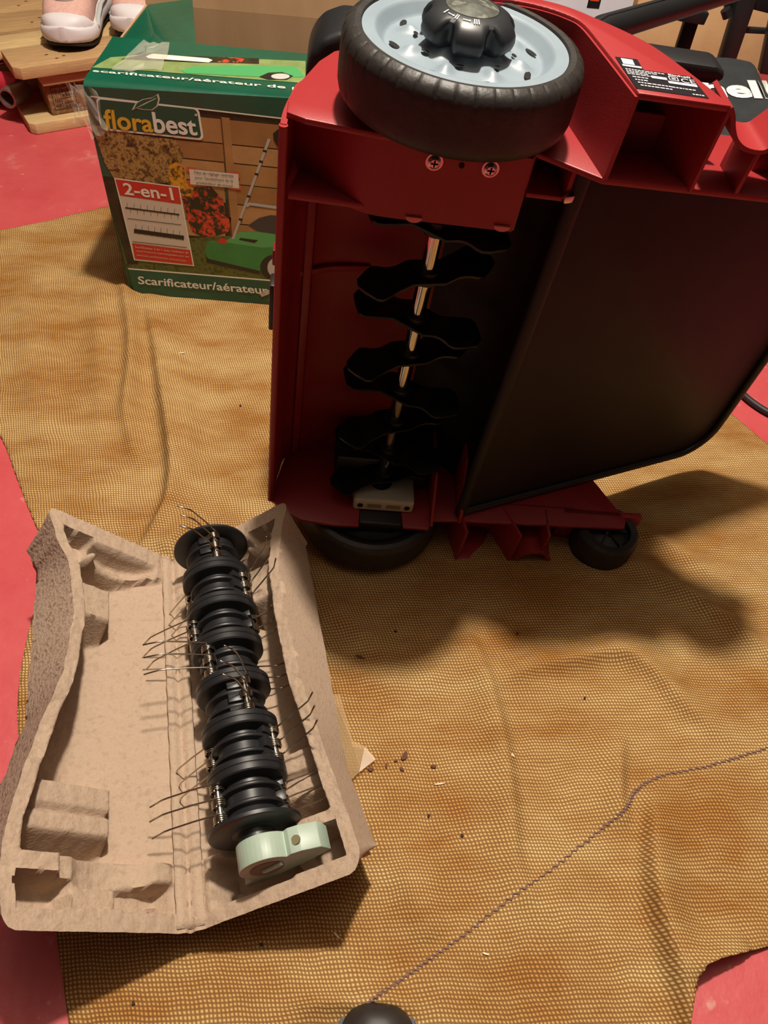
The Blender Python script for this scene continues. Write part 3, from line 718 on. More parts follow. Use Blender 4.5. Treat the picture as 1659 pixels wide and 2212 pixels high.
lathe('core', prof, RB, roller, 80, angle=38)
lathe('end_boss', [(.0, -.012), (.013, -.012), (.0145, -.011), (.0150, -.004), (.019, -.003), (.020, -.0025)], BLACK, roller, 40)
lathe('axle', [(0, RL + .02), (.006, RL + .02), (.007, RL + .019), (.007, RL + .002)], STEEL, roller, 24)
# one tine: coil + arm + bent tip, coil axis along local z, arm leaving along +x
def tine_mesh(ln):
    path = []; turns = 4.0; cr_ = .0056; pitch = .00165
    for i in range(int(turns * 14) + 1):
        a = 2 * math.pi * i / 14; path.append((cr_ * math.sin(a), cr_ * math.cos(a), -turns * pitch / 2 + pitch * i / 14))
    path += [(.006, cr_, turns * pitch / 2), (.020 * ln, cr_ + .0005, turns * pitch / 2 + .0006), (.040 * ln, cr_ + .0006, turns * pitch / 2 + .0010), (.0445 * ln, cr_ + .0002, turns * pitch / 2 + .0010), (.0570 * ln, cr_ - .0052, turns * pitch / 2 + .0012)]
    bm = tube_bm(path, .00075, 6); bmesh.ops.recalc_face_normals(bm, faces=bm.faces[:])
    me = bpy.data.meshes.new('tine'); bm.to_mesh(me); bm.free(); me.materials.append(WIRE)
    for p in me.polygons: p.use_smooth = True
    return me
tms = {ln: tine_mesh(ln) for ln in (1.0, .85, .7, .55, .42)}
rodb = lathe_bm([(0, -.016), (.0030, -.016), (.0030, .016), (0, .016)], 16); tmp = from_bm('rod', rodb, STEEL, roller, True); rodm = tmp.data; bpy.data.objects.remove(tmp)
brb = prism_bm([(-.004, -.0055), (.004, -.0055), (.004, .0055), (-.004, .0055)], -.0045, .0045, 'w', .0006); tmp = from_bm('lug', brb, RB, roller, True); lugm = tmp.data; bpy.data.objects.remove(tmp)
lhb = prism_bm([(.0041, -.0014), (.0041, .0014), (.0041, .0014), (.0041, -.0014)], -.0012, .0012) if False else None
PHI = [-35, -75, 52, -6, -50, -80, 40]          # from the near end to the far end, degrees from straight out, + to the right
for k in range(NSEG):
    zc = (k + .5) * SEG
    for side in (0, 1):
        ph = math.radians(PHI[k] + 180 * side)
        er = Vector((math.sin(ph), SGN * math.cos(ph), 0)); et = Vector((-math.cos(ph), SGN * math.sin(ph), 0))
        d = (er * .8 + et * .6).normalized(); n = Vector((0, 0, 1)).cross(d).normalized()
        c = er * .0272
        o = bpy.data.objects.new('spring_rod', rodm); link(o, roller); o.location = c + Vector((0, 0, zc))
        for j, dz in enumerate((-.0128, 0, .0128)):
            hand = n if n.dot(er) > 0 else -n
            zax = d.cross(hand)
            spread = Matrix.Rotation(math.radians(random.uniform(-4, 4)), 4, 'Z')
            Mx = Matrix([[d[i], hand[i], zax[i], 0] for i in range(3)] + [[0, 0, 0, 1]]) @ spread
            Mx.translation = c + Vector((0, 0, zc + dz + .001))
            ln = .42
            for q_ in (1.0, .85, .7, .55):
                tip = c + d * (.057 * q_); sl = .0745 - .016 * zc / RL + tip.x; tl = .05 + zc
                above = SGN * tip.y > -.006
                if sl < np.interp(tl, *RIM_R) + (.012 if above else -.018) and SGN * tip.y > -.058 + (.02 if sl < .04 else 0): ln = q_; break
            o = bpy.data.objects.new('tine', tms[ln]); link(o, roller); o.matrix_local = Mx
            lo_ = bpy.data.objects.new('lug', lugm); link(lo_, roller)
            ph2 = ph - .36; e2_ = Vector((math.sin(ph2), SGN * math.cos(ph2), 0)); t2 = Vector((-math.cos(ph2), SGN * math.sin(ph2), 0))
            Ml = Matrix([[e2_[i], t2[i], (0, 0, 1)[i], 0] for i in range(3)] + [[0, 0, 0, 1]]); Ml.translation = e2_ * .0240 + Vector((0, 0, zc + dz)); lo_.matrix_local = Ml
# pale bearing clip on the near end
cl = empty('bearing_clip', None); cl.parent = roller; cl.location = (.004, -SGN * .001, -.014); cl.rotation_euler = (0, 0, SGN * math.radians(0))
def arch(r, n, a0, a1): return [(r * math.cos(a), SGN * r * math.sin(a)) for a in np.linspace(a0, a1, n)]
outer = [(.047, -SGN * .020), (.046, -SGN * .006), (.034, SGN * .003), (.026, SGN * .006), (.0215, SGN * .004)] + arch(.0215, 17, .25, math.pi - .1) + [(-.0215, -SGN * .012), (-.030, -SGN * .014), (-.031, -SGN * .020), (-.012, -SGN * .024), (.02, -SGN * .024)]
bm = prism_bm(outer, -.018, .002, 'w', .0018, 2); body = from_bm('clip_body', bm, CLIP, cl, True, 40)
lathe('bore', [(0, -.0185), (.0125, -.0186), (.0135, -.0184), (.0135, -.0170)], mat('clip_bore', (104, 96, 70), 0.6), cl, 36)
prism('bore_tongue', rect(-.004, -.0025, .014, .0025), -.0205, -.0178, CLIP, cl, bev=.001)
bm = lathe_bm([(0, .0003), (.0036, .0003), (.0040, -.0015)], 20); bmesh.ops.rotate(bm, verts=bm.verts, cent=(0, 0, 0), matrix=Matrix.Rotation(-SGN * math.pi / 2, 3, 'X'))
bmesh.ops.translate(bm, verts=bm.verts, vec=(.031, SGN * .0050, -.009)); from_bm('screw_hole', bm, SLOTM, cl)

# ================================================================== RETAIL BOX
BY0, BH = 1.004, .302
BXL, BXR, BDEP = -.4235, .15, .30
box = empty('retail_carton', Matrix.Translation((BXL, BY0, .0035)))
tag(box, 'green printed cardboard carton of a garden scarifier, worn and open at the top', 'box')
def bl(x, y, z): return (x - BXL, y - BY0, z - .0035)
CARD = mat('brown_cardboard', (172, 138, 104), 0.9, spec=0.2, var=(160, 126, 92), scale=12, bump=.1, bscale=90, vscale=(1, 1, .2))
GREENC = mat('glossy_green_print', (10, 84, 62), 0.32, spec=0.5, coat=.25, bump=.25, bscale=60, var=(8, 74, 54), scale=9)
WHITEC = mat('white_ink', (226, 222, 208), 0.4)
BW = BXR - BXL
# front sheet: wall, rounded top edge, front flap lying back over the opening
fp_ = [(0, 0), (-.002, .10), (-.003, .20), (-.001, .288), (.0015, .2955), (.007, .3005), (.016, .3025), (.05, .3040), (.10, .3060), (.135, .3085)]
sheet('front_panel', fp_, .003, 0, BW, GREENC, box, axis='u', sub=4)
prism('side_panel', [(0.002, 0), (BDEP, 0), (BDEP, .300), (.012, .300), (.002, .288)], 0, .003, CARD, box, axis='u')
prism('side_panel', [(0.002, 0), (BDEP, 0), (BDEP, .300), (.012, .300), (.002, .288)], BW - .003, BW, CARD, box, axis='u')
prism('back_panel', rect(0, 0, BW, .302), BDEP - .003, BDEP, CARD, box, axis='v')
boxm('bottom_panel', (0.003, .003, 0), (BW - .003, BDEP - .003, .003), CARD, box)
sheet('back_flap', [(BDEP - .001, .302), (BDEP + .006, .36), (BDEP + .02, .45)], .003, .0, BW, CARD, box, axis='u', sub=4)
# dust flap on the left, green side up
dv = [bl(*p) for p in [(-.424, 1.02, .3022), (-.4235, 1.303, .3025), (-.350, 1.296, .318), (-.306, 1.122, .309), (-.318, 1.022, .300)]]
n_ = len(dv); dvb = [(p[0], p[1], p[2] - .003) for p in dv]
mesh('dust_flap', dv + dvb, [tuple(range(n_)), tuple(range(2 * n_ - 1, n_ - 1, -1))] + [(i, n_ + i, n_ + (i + 1) % n_, (i + 1) % n_) for i in range(n_)], GREENC, box)
# flat print on the front wall
def fpt(px, py, k=1):
    p = at_y(px, py, BY0 - .004); return bl(p[0], BY0 - .0044 - .00035 * k, p[2])
def fpoly(name, pts, m, k=1): return mesh(name, [fpt(x, y, k) for x, y in pts], [tuple(range(len(pts)))], m, box)
def ftext(t, quad, m, k=4, bold=.015, name='lettering'): return text_quad(name, t, quad, lambda x, y: fpt(x, y, k), m, box, bold)
def pm(name, *cols, scale=60, rough=.4, detail=5, contrast=(.35, .65)): return mat(name, cols[0], rough, var=list(cols[1:]) if len(cols) > 1 else None, scale=scale, detail=detail, contrast=contrast, coat=.1)
P_GRASS = pm('print_grass', (62, 70, 26), (92, 100, 42), (48, 54, 20), scale=120)
P_BUSH = pm('print_bush', (44, 30, 16), (120, 88, 44), (176, 144, 82), (90, 62, 30), scale=95, contrast=(.38, .62))
P_DARK = pm('print_dark_leaves', (28, 26, 14), (52, 48, 24), scale=80)
P_YEL = pm('print_yellow_flowers', (74, 58, 22), (196, 138, 34), (214, 156, 40), scale=110, contrast=(.42, .58))
P_REDF = pm('print_red_flowers', (32, 34, 18), (44, 46, 22), (190, 52, 34), (206, 74, 48), scale=105, contrast=(.44, .60))
P_WOOD = [pm('print_fence_%d' % i, c, tuple(int(v * .9) for v in c), scale=30) for i, c in enumerate([(172, 126, 76), (160, 114, 66), (182, 138, 88)])]
P_WOODD = pm('print_fence_gap', (92, 58, 28))
P_GRN = pm('print_mower_green', (52, 134, 66), (44, 120, 58), scale=30); P_GRNL = pm('print_mower_light', (84, 162, 92)); P_GRND = pm('print_mower_dark', (30, 88, 42))
P_GREY = pm('print_grey', (176, 172, 164)); P_BLK = pm('print_black', (28, 26, 26)); P_BAG = pm('print_bag', (60, 54, 56)); P_RED = pm('print_red', (196, 48, 36)); P_CAL = pm('print_callout', (216, 204, 186)); P_ORG = pm('print_orange', (206, 78, 44))
P_YTX = pm('print_yellow_text', (214, 168, 44)); P_SILV = pm('print_silver', (186, 184, 178)); P_PALE = pm('print_panel_white', (204, 194, 178))
fpoly('photo_backdrop', [(196, 205), (640, 255), (640, 628), (278, 582)], P_DARK, 0)
# fence boards
ys = [252, 306, 346, 391, 434, 476, 512]
for i in range(6):
    for (x0, x1) in ((372, 484), (496, 640)):
        a = ys[i]; b2 = ys[i + 1] - 2; sl = .10
        fpoly('fence_board', [(x0, a + (x0 - 430) * sl), (x1, a + (x1 - 430) * sl), (x1 + 4, b2 + (x1 - 430) * sl), (x0 + 4, b2 + (x0 - 430) * sl)], P_WOOD[(i + (x0 > 400)) % 3], 1)
fpoly('fence_post', [(478, 252), (496, 254), (520, 520), (502, 518)], P_WOOD[0], 1.4)
fpoly('fence_gap', [(476, 252), (479, 252), (503, 518), (500, 518)], P_WOODD, 1.6)
fpoly('lawn', [(254, 500), (300, 520), (640, 500), (640, 628), (275, 582)], P_GRASS, 1.3)
fpoly('leafy_bush', [(198, 268), (290, 290), (378, 300), (398, 330), (388, 366), (370, 392), (330, 398), (246, 384), (226, 350)], P_BUSH, 1.5)
fpoly('dark_hedge', [(222, 380), (250, 384), (262, 470), (300, 570), (276, 570), (246, 470)], P_DARK, 1.5)
fpoly('yellow_flowers', [(366, 356), (384, 348), (398, 362), (404, 395), (420, 404), (414, 424), (384, 420), (364, 396)], P_YEL, 1.7)
fpoly('red_flower_bush', [(392, 412), (420, 404), (455, 402), (482, 430), (486, 464), (500, 470), (494, 500), (470, 508), (440, 512), (416, 500), (404, 470)], P_REDF, 1.6)
# printed mower
fpoly('printed_bag', [(536, 486), (560, 470), (584, 464), (640, 468), (640, 512), (560, 500)], P_BAG, 1.8)
fpoly('printed_hood', [(455, 520), (486, 520), (520, 500), (560, 500), (640, 512), (640, 560), (480, 560), (448, 545)], P_GRNL, 1.9)
fpoly('printed_deck', [(448, 522), (470, 520), (566, 534), (640, 530), (640, 570), (585, 585), (560, 584), (450, 558), (443, 545)], P_GRN, 2.0)
fpoly('printed_shadow', [(446, 556), (560, 584), (562, 592), (446, 566)], P_BLK, 1.9)
def disc(cx_, cy_, rx, ry, n=28): return [(cx_ + rx * math.cos(2 * math.pi * i / n), cy_ + ry * math.sin(2 * math.pi * i / n)) for i in range(n)]
fpoly('printed_tyre', disc(594, 576, 32, 27), P_BLK, 2.2); fpoly('printed_rim', disc(597, 577, 19, 21), P_SILV, 2.4)
fpoly('printed_vent', [(520, 513), (558, 518), (550, 524), (516, 517)], P_BLK, 2.2)
fpoly('printed_knob', [(472, 516), (480, 513), (490, 517), (490, 526), (472, 525)], P_RED, 2.3)
fpoly('printed_tube', [(501, 515), (506, 516), (585, 300), (579, 298)], P_GREY, 2.2); fpoly('printed_crossbar', [(532, 440), (538, 436), (640, 450), (640, 456), (540, 443), (534, 447)], P_GREY, 2.25)
for a in (322, 345, 372, 420, 470): 
    xx = 503 + (515 - a) * (579 - 503) / 217.0; fpoly('printed_band', [(xx - 2, a), (xx + 6, a + 2), (xx + 5, a + 7), (xx - 3, a + 5)], P_BLK, 2.3)
fpoly('printed_handle', [(590, 288), (600, 279), (618, 278), (640, 290), (640, 328), (604, 322), (592, 302)], P_BLK, 2.2)
# bands and lettering
fpoly('white_rule', [(196, 206), (640, 257), (640, 260), (196, 209)], WHITEC, 2)
fpoly('green_band', [(180, 186), (640, 212), (640, 257), (190, 206)], GREENC, 1.8)
def rrect(x0, y0, x1, y1, sl, sh, r, n=6):
    out = []
    for (cx_, cy_, a0) in ((x1 - r, y1 - r, 0), (x0 + r, y1 - r, 1), (x0 + r, y0 + r, 2), (x1 - r, y0 + r, 3)):
        for i in range(n + 1):
            a = math.pi / 2 * (a0 + i / n); out.append((cx_ + r * math.cos(a), cy_ + r * math.sin(a)))
    return [(x + sh * (y - y0), y + sl * (x - x0)) for x, y in out]
fpoly('logo_border', rrect(207, 209, 430, 279, .105, .16, 11), WHITEC, 2.6)
fpoly('logo_badge', rrect(211, 213, 426, 275, .105, .16, 9), pm('print_logo_green', (14, 74, 54)), 3.0)
ftext('flora', [(228, 277), (333, 285), (328, 246), (222, 233)], P_YTX, 4, .022); ftext('best', [(335, 286), (428, 292), (422, 254), (328, 240)], WHITEC, 4, .022)
leaf = [(285, 237), (293, 222), (308, 213), (330, 209), (343, 201), (346, 213), (342, 228), (330, 237), (308, 236), (296, 233)]
fpoly('leaf_outline', leaf, pm('print_leaf_edge', (198, 194, 168)), 3.4)
lc = np.mean(np.array(leaf), 0); fpoly('leaf_fill', [tuple(lc + (np.array(p) - lc) * .86) for p in leaf], pm('print_leaf', (16, 82, 60)), 3.7)
fpoly('leaf_vein', [(287, 236), (312, 222), (338, 210), (338, 212), (313, 224.5)], pm('print_leaf_vein', (188, 186, 160)), 4.0)
fpoly('registered_mark', disc(424, 247, 3.2, 3.2, 14), P_GREY, 4)
fpoly('panel_border', [(247, 383), (388, 402), (420, 574), (290, 561)], WHITEC, 2.6)
fpoly('panel_white', [(250, 386), (386, 404), (417, 571), (292, 558)], P_PALE, 2.8)
fpoly('panel_red_top', [(250, 386), (386, 404), (392, 440), (260, 421)], P_RED, 3.1); fpoly('panel_red_foot', [(286, 524), (411, 539), (417, 571), (292, 558)], P_RED, 3.1)
ftext('2-en-1', [(270, 419), (377, 432), (371, 404), (265, 393)], WHITEC, 4, .02)
def strip(x0, y0, x1, y1, h, m, k=3.4):
    fpoly('printed_roller', [(x0, y0), (x1, y1), (x1, y1 + h), (x0, y0 + h)], m, k)
    for i in range(16):
        f_ = (i + .5) / 16; x = x0 + (x1 - x0) * f_; y = y0 + (y1 - y0) * f_; q = 12 if i % 2 else -10
        fpoly('printed_tine', [(x, y), (x + .9, y), (x + 1.2, y + q), (x + .5, y + q)], P_BLK, k + .1)
strip(271, 446, 388, 461, 3, P_BLK); strip(290, 493, 398, 508, 9, P_BLK)
for (x0, y0, x1, y1) in ((276, 470, 392, 484), (287, 520, 404, 533)): fpoly('measure_line', [(x0, y0), (x1, y1), (x1, y1 + 1.2), (x0, y0 + 1.2)], P_BLK, 3.4)
for i, t in enumerate(('Scarificateur 2 en 1 avec rouleaux de', 'travail facilement interchangeables pour des', 'pelouses parfaitement entretenues')): ftext(t, [(293 + i * 2, 534 + i * 9), (408 + i * 1.5 - (i == 2) * 8, 547 + i * 9), (407 + i * 1.5 - (i == 2) * 8, 542 + i * 9), (292 + i * 2, 529 + i * 9)], P_PALE, 4, .0)
for p in ([(403, 360), (424, 362), (424, 372), (404, 370)], [(494, 370), (518, 372), (520, 384), (496, 382)], [(404, 388), (424, 392), (424, 402), (408, 400)], [(496, 398), (520, 398), (521, 409), (498, 408)]): fpoly('callout_corner', p, P_ORG, 2.6)
fpoly('callout', [(409, 364), (515, 375), (517, 406), (412, 397)], P_CAL, 2.9)
for i, t in enumerate(('Tête de réglage centrale', "pour l'ajustement de la", 'profondeur de travail')): ftext(t, [(419 + 3 * i, 375 + i * 11), (505 - i, 383 + i * 11), (505 - i, 376 + i * 11), (419 + 3 * i, 368 + i * 11)], P_BLK, 4, .0)
fpoly('lower_rule', [(277, 578), (640, 608), (640, 611), (278, 581)], WHITEC, 2); fpoly('lower_band', [(278, 581), (640, 611), (640, 668), (291, 636)], GREENC, 1.9)
ftext('Scarificateur/aérateur de pelouse', [(300, 617), (732, 652), (726, 629), (298, 595)], WHITEC, 4, .018)
SCUFF = pm('bare_scuffed_card', (206, 200, 188), (150, 130, 104), scale=140)
for p in ([(290, 632), (330, 634), (326, 640), (293, 641)], [(340, 637), (352, 638), (349, 643), (341, 642)], [(560, 632), (598, 618), (600, 626), (566, 640)], [(580, 646), (600, 640), (600, 645), (584, 650)], [(395, 641), (410, 642), (408, 646), (396, 645)]): fpoly('scuff', p, SCUFF, 4.4)
# print on the flap
def tpt(px, py, k=1):
    p = fl(px, py, .306); yl = p[1] - BY0
    z = np.interp(yl, [.007, .016, .05, .10, .135], [.3005, .3025, .3040, .3060, .3085]) + .0018 + .0004 * k
    p = fl(px, py, float(z)); return (p[0] - BXL, p[1] - BY0, float(z))
def tpoly(name, pts, m, k=1): return mesh(name, [tpt(x, y, k) for x, y in pts], [tuple(range(len(pts)))], m, box)
P_GRASS2 = pm('print_pale_grass', (132, 150, 92), (112, 132, 76), scale=60)
tpoly('flap_lawn', [(200, 152), (330, 160), (480, 172), (660, 186), (660, 138), (540, 133), (430, 128), (310, 124), (240, 130)], P_GRASS2, .6)
tpoly('flap_hedge', [(262, 134), (430, 142), (560, 148), (560, 132), (430, 128), (310, 124)], P_DARK, 1); tpoly('flap_flowers', [(470, 140), (520, 143), (530, 132), (478, 129)], P_REDF, 1.4)
tpoly('flap_mower', [(392, 158), (420, 150), (520, 148), (640, 150), (660, 172), (600, 174), (400, 164)], pm('print_flap_mower', (70, 156, 92)), 1.6)
tpoly('flap_wheel', [(560, 172), (580, 163), (610, 162), (634, 170), (620, 178), (580, 178)], P_BLK, 1.9); tpoly('flap_wheel_rim', disc(606, 171, 20, 6), P_SILV, 2.1)
tpoly('flap_label', [(316, 128), (330, 122), (450, 132), (460, 136), (452, 141), (322, 132)], WHITEC, 2.0)
text_quad('lettering', 'scarificateur/aérateur de pelouse', [(202, 163), (760, 212), (760, 203), (202, 156)], lambda x, y: tpt(x, y, 2.4), WHITEC, box, .012)
# crumpled clear tape at the corner
def crumple(name, pts3, parent, m, n=8, amp=.004):
    P = [np.array(p) for p in pts3]; V = []; F = []
    for i in range(n):
        for j in range(n):
            a, c = i / (n - 1), j / (n - 1); p = (1 - a) * ((1 - c) * P[0] + c * P[1]) + a * ((1 - c) * P[3] + c * P[2]); V.append(p + rng.normal(0, amp, 3) * .5)
    for i in range(n - 1):
        for j in range(n - 1): F.append((i * n + j, i * n + j + 1, (i + 1) * n + j + 1, (i + 1) * n + j))
    return mesh(name, V, F, m, parent)
crumple('torn_tape', [bl(-.433, 1.0, .31), bl(-.425, .996, .24), bl(-.40, .996, .25), bl(-.405, .997, .30)], box, TAPE, 6, .003)
crumple('torn_tape', [bl(-.448, 1.015, .302), bl(-.444, 1.005, .255), bl(-.43, .997, .25), bl(-.43, .999, .30)], box, TAPE, 6, .004)
crumple('torn_tape', [bl(-.40, 1.04, .308), bl(-.335, 1.05, .312), bl(-.335, 1.11, .322), bl(-.37, 1.10, .325)], box, TAPE, 8, .003)

# ================================================================== PALLET
PA = np.array([.826, .564, 0]); PB = np.array([-.564, .826, 0]); PO = np.array([-.750, 1.484, 0])
pallet = empty('wooden_pallet', frame(PO, PA, PB, (0, 0, 1)))
tag(pallet, 'small wooden pallet with pale planks and a stamped block, standing on the red floor', 'pallet')
WOODS = [mat('pallet_wood_%d' % i, c, .8, spec=.2, var=[tuple(int(v * .93) for v in c), tuple(min(255, int(v * 1.06)) for v in c)], scale=9, vscale=(1.2, 14, 14), detail=6, bump=.2, bscale=60) for i, c in enumerate([(188, 150, 106), (202, 170, 122), (178, 142, 98)])]
WOODK = mat('wood_knot', (92, 62, 36), .9)
for i, (b0, b1, x0) in enumerate([(0, .098, 0), (.108, .178, -.2), (.190, .285, -.2), (.30, .395, -.2), (.41, .50, -.2)]):
    pl_ = [(0.012 + x0, b0), (.80, b0), (.80, b1), (x0, b1), (x0, b0 + .012)] if i == 0 else rect(x0, b0, .80, b1)
    pk = prism('plank', pl_, .1000, .1205 - .002 * (i % 2), WOODS[i % 3], pallet, bev=.0015)
    for j in range(5 if i == 0 else 2):
        x, y = ((.085, .022), (.10, .030), (.072, .046), (.098, .050), (.094, .070))[j] if i == 0 else (.09 + .02 * j, b0 + .03 + .02 * j)
        mesh('nail_head', [(x + .0035 * math.cos(a), y + .0028 * math.sin(a), .1208 - .002 * (i % 2)) for a in np.linspace(0, 2 * math.pi, 9)[:-1]], [tuple(range(8))], WOODK, pk)
boxm('stringer', (.045, .010, .080), (.135, .50, .100), WOODS[2], pallet, .0015)
BLK = mat('pressed_chip_block', (150, 112, 78), .9, spec=.1, var=[(122, 88, 58), (170, 134, 96)], scale=90, bump=.5, bscale=160)
blk = boxm('block', (.050, .022, .0205), (.128, .10, .080), BLK, pallet, .003)
INK = mat('stamp_ink', (66, 50, 38), .9)
def stamp(x0, z0, x1, z1): mesh('stamp_bar', [(x0, .0212, z0), (x1, .0212, z0), (x1, .0212, z1), (x0, .0212, z1)], [(0, 1, 2, 3)], INK, blk)
for q in ((.058, .030, .121, .0315), (.058, .071, .121, .0725), (.058, .030, .0595, .0725), (.1195, .030, .121, .0725), (.0745, .033, .0755, .070), (.0755, .050, .104, .051)): stamp(*q)
for z0, x0, x1 in ((.061, .078, .112), (.054, .078, .106), (.040, .080, .100), (.033, .080, .108), (.060, .0615, .072), (.045, .0615, .071), (.036, .0615, .073)):
    x = x0
    while x < x1: w_ = random.uniform(.002, .005); stamp(x, z0, x + w_, z0 + random.uniform(.003, .0055)); x += w_ + .0015
prism('foot_board', [(.010, 0), (.80, 0), (.80, .095), (0, .095), (0, .010)], .0005, .0205, WOODS[1], pallet, bev=.0015)
boxm('block', (.60, .022, .0205), (.70, .10, .080), BLK, pallet, .003)
for yb in (.22, .41):
    boxm('block', (.050, yb, .0205), (.128, yb + .08, .080), BLK, pallet, .003); boxm('foot_board', (0, yb - .01, .0005), (.80, yb + .085, .0205), WOODS[1], pallet, .0015)

# ================================================================== SNEAKERS on the pallet
SH_W = mat('shoe_white_rubber', (214, 208, 210), .5); SH_P = mat('shoe_pink_mesh', (214, 172, 160), .85, var=(202, 158, 146), scale=200, bump=.4, bscale=900)
SH_G = mat('shoe_silver_overlay', (176, 182, 180), .5); SH_D = mat('shoe_dark_sole', (30, 26, 26), .8)
def sneaker(pos, yaw, label):
    r = empty('sneaker', Matrix.Translation(pos) @ Matrix.Rotation(yaw, 4, 'Z') @ Matrix.Diagonal((1.12, 1.1, 1.15, 1))); tag(r, label, 'shoe', 'pair of pink sneakers')
    # toe towards -y, length .27
    def outl(y):                                # half width of the sole at y from the toe
        t = y / .27
        return .046 * (max(1e-4, 1 - (1 - min(1, t / .22)) ** 2.4)) ** .5 * (1 - .16 * math.sin(math.pi * min(1, max(0, (t - .25) / .5)))) * (max(1e-4, 1 - max(0, (t - .85) / .15) ** 2.4)) ** .5
    def loft(name, secs, m):
        bm = bmesh.new(); rings = []
        for y, pts in secs: rings.append([bm.verts.new((x, y, z)) for x, z in pts])
        n = len(rings[0])
        for A_, B_ in zip(rings[:-1], rings[1:]):
            for k in range(n): bm.faces.new((A_[k], A_[(k + 1) % n], B_[(k + 1) % n], B_[k]))
        bm.faces.new(rings[0]); bm.faces.new(rings[-1]); return from_bm(name, bm, m, r, True, 50)
    ysq = [.0005, .003, .008, .016, .03, .05, .08, .12, .16, .2, .235, .255, .265, .2695]
    def ring(hw, z0, z1, rr, n=24): # rounded section
        return [(hw * np.sign(math.cos(a)) * abs(math.cos(a)) ** rr, (z0 + z1) / 2 + (z1 - z0) / 2 * np.sign(math.sin(a)) * abs(math.sin(a)) ** rr) for a in np.linspace(0, 2 * math.pi, n + 1)[:-1]]
    loft('outsole', [(y, ring(outl(y) * .95, .0005 + .012 * max(0, 1 - y / .05) ** 2, .009 + .010 * max(0, 1 - y / .05) ** 2, .35)) for y in ysq], SH_D)
    loft('midsole', [(y - .003 * (y < .1), ring(outl(y) * 1.04 + .001, .007 + .010 * max(0, 1 - y / .05) ** 2, .036 + .004 * max(0, 1 - y / .04) + .012 * max(0, (y - .12) / .15), .55)) for y in ysq], SH_W)
    hz = lambda y: .034 + .040 * min(1, max(0, y / .05)) ** .55 + .045 * min(1, max(0, (y - .05) / .13)) ** .9
    loft('upper', [(y + .006, ring(outl(y) * (.93 - .12 * min(1, y / .2)) , .012, hz(y), .75)) for y in ysq], SH_P)
    # toe guard with a wave, and the U-shaped eyestay
    loft('toe_guard', [(y + .001, ring(outl(y) * 1.0, .016, .036 + .020 * min(1, y / .018) ** .6 * (1 - min(1, max(0, (y - .02) / .05))) - .02 * min(1, max(0, (y - .03) / .05)), .7)) for y in ysq[:8]], SH_W)
    bm = bmesh.new(); path = []
    for a in np.linspace(-math.pi * .5, math.pi * .5, 17):
        x = .030 * math.sin(a); yy = .075 - .030 * math.cos(a) + (abs(math.sin(a)) ** 6) * .05; path.append((x, yy, hz(yy - .004) - .0015 - 9 * x * x))
    tube_bm(path, [.0085] * 17, 10, bm, .5); from_bm('eyestay', bm, SH_G, r, True)
    loft('tongue', [(y, ring(.022, .05, hz(y) + .006 + .01 * (y > .1), .8)) for y in (.062, .07, .085, .11, .14, .15)], SH_P)
    tube('swoop', [(.0475 * .98, .05, .028), (.044, .075, .034), (.041, .12, .040), (.042, .18, .040)], .004, SH_G, r, 8, .5); tube('swoop', [(-.0475 * .98, .05, .028), (-.044, .075, .034), (-.041, .12, .040), (-.042, .18, .040)], .004, SH_G, r, 8, .5)
    for j in range(4): tube('lace', [(-.018, .092 + .018 * j, hz(.09 + .018 * j) + .002), (0, .088 + .018 * j, hz(.088 + .018 * j) + .012), (.018, .092 + .018 * j, hz(.09 + .018 * j) + .002)], .0028, SH_W, r, 6)
    return r
q = fl(172, 100, .1215); sneaker((q[0] - .010, q[1] - .040, .1215), math.radians(6), 'pink and white sneaker standing clear of the carton on the pallet')
q = fl(268, 88, .1215); sneaker((q[0] + .024, q[1] - .010, .1215), math.radians(4), 'pink and white sneaker half hidden behind the green carton flap')

# ================================================================== things at the far left
REDM = mat('red_painted_steel', (176, 44, 58), .4); ZINC = mat('galvanised_tube', (150, 138, 128), .35, metal=.8)
st_ = empty('red_steel_stand', Matrix.Translation((-.796, 1.628, 0))); tag(st_, 'red painted steel stand foot with an open grey tube end, beside the pallet', 'stand')
boxm('base_plate', (-.20, -.06, .0005), (-.065, .04, .02), REDM, st_, .004)
boxm('column', (-.18, -.045, .02), (-.075, .03, .11), REDM, st_, .01); tube('red_pipe', [(-.10, -.03, .060), (.004, -.052, .052)], .021, REDM, st_, 20)
bm = lathe_bm([(.014, 0), (.014, .055), (.018, .055), (.0185, .053), (.0185, 0)], 32, True); so_ = from_bm('tube_end', bm, ZINC, st_, True)
so_.matrix_local = Matrix.Translation((.006, -.047, .046)) @ Matrix.Rotation(math.radians(-12), 4, 'Z') @ Matrix.Rotation(math.radians(88), 4, 'X')
boxm('purple_bracket', (-.16, -.02, .11), (-.09, .02, .140), mat('purple_plastic', (92, 20, 66), .5), st_, .006)
DK = mat('dark_crate', (30, 27, 32), .7)
ck = empty('dark_storage_crate', Matrix.Translation((-1.02, 2.18, 0)) @ Matrix.Rotation(math.radians(34), 4, 'Z')); tag(ck, 'dark plastic storage crate standing behind the pallet', 'crate')
for nm, lo_, hi_ in (('wall', (-.4, 0, .0), (.3, .012, .34)), ('wall', (-.4, .35, 0), (.3, .362, .34)), ('wall', (-.4, .012, 0), (-.388, .35, .34)), ('wall', (.288, .012, 0), (.3, .35, .34)), ('rim', (-.41, -.008, .32), (.31, 0, .345)), ('base', (-.388, .012, 0), (.288, .35, .01))): boxm(nm, lo_, hi_, DK, ck, .003)

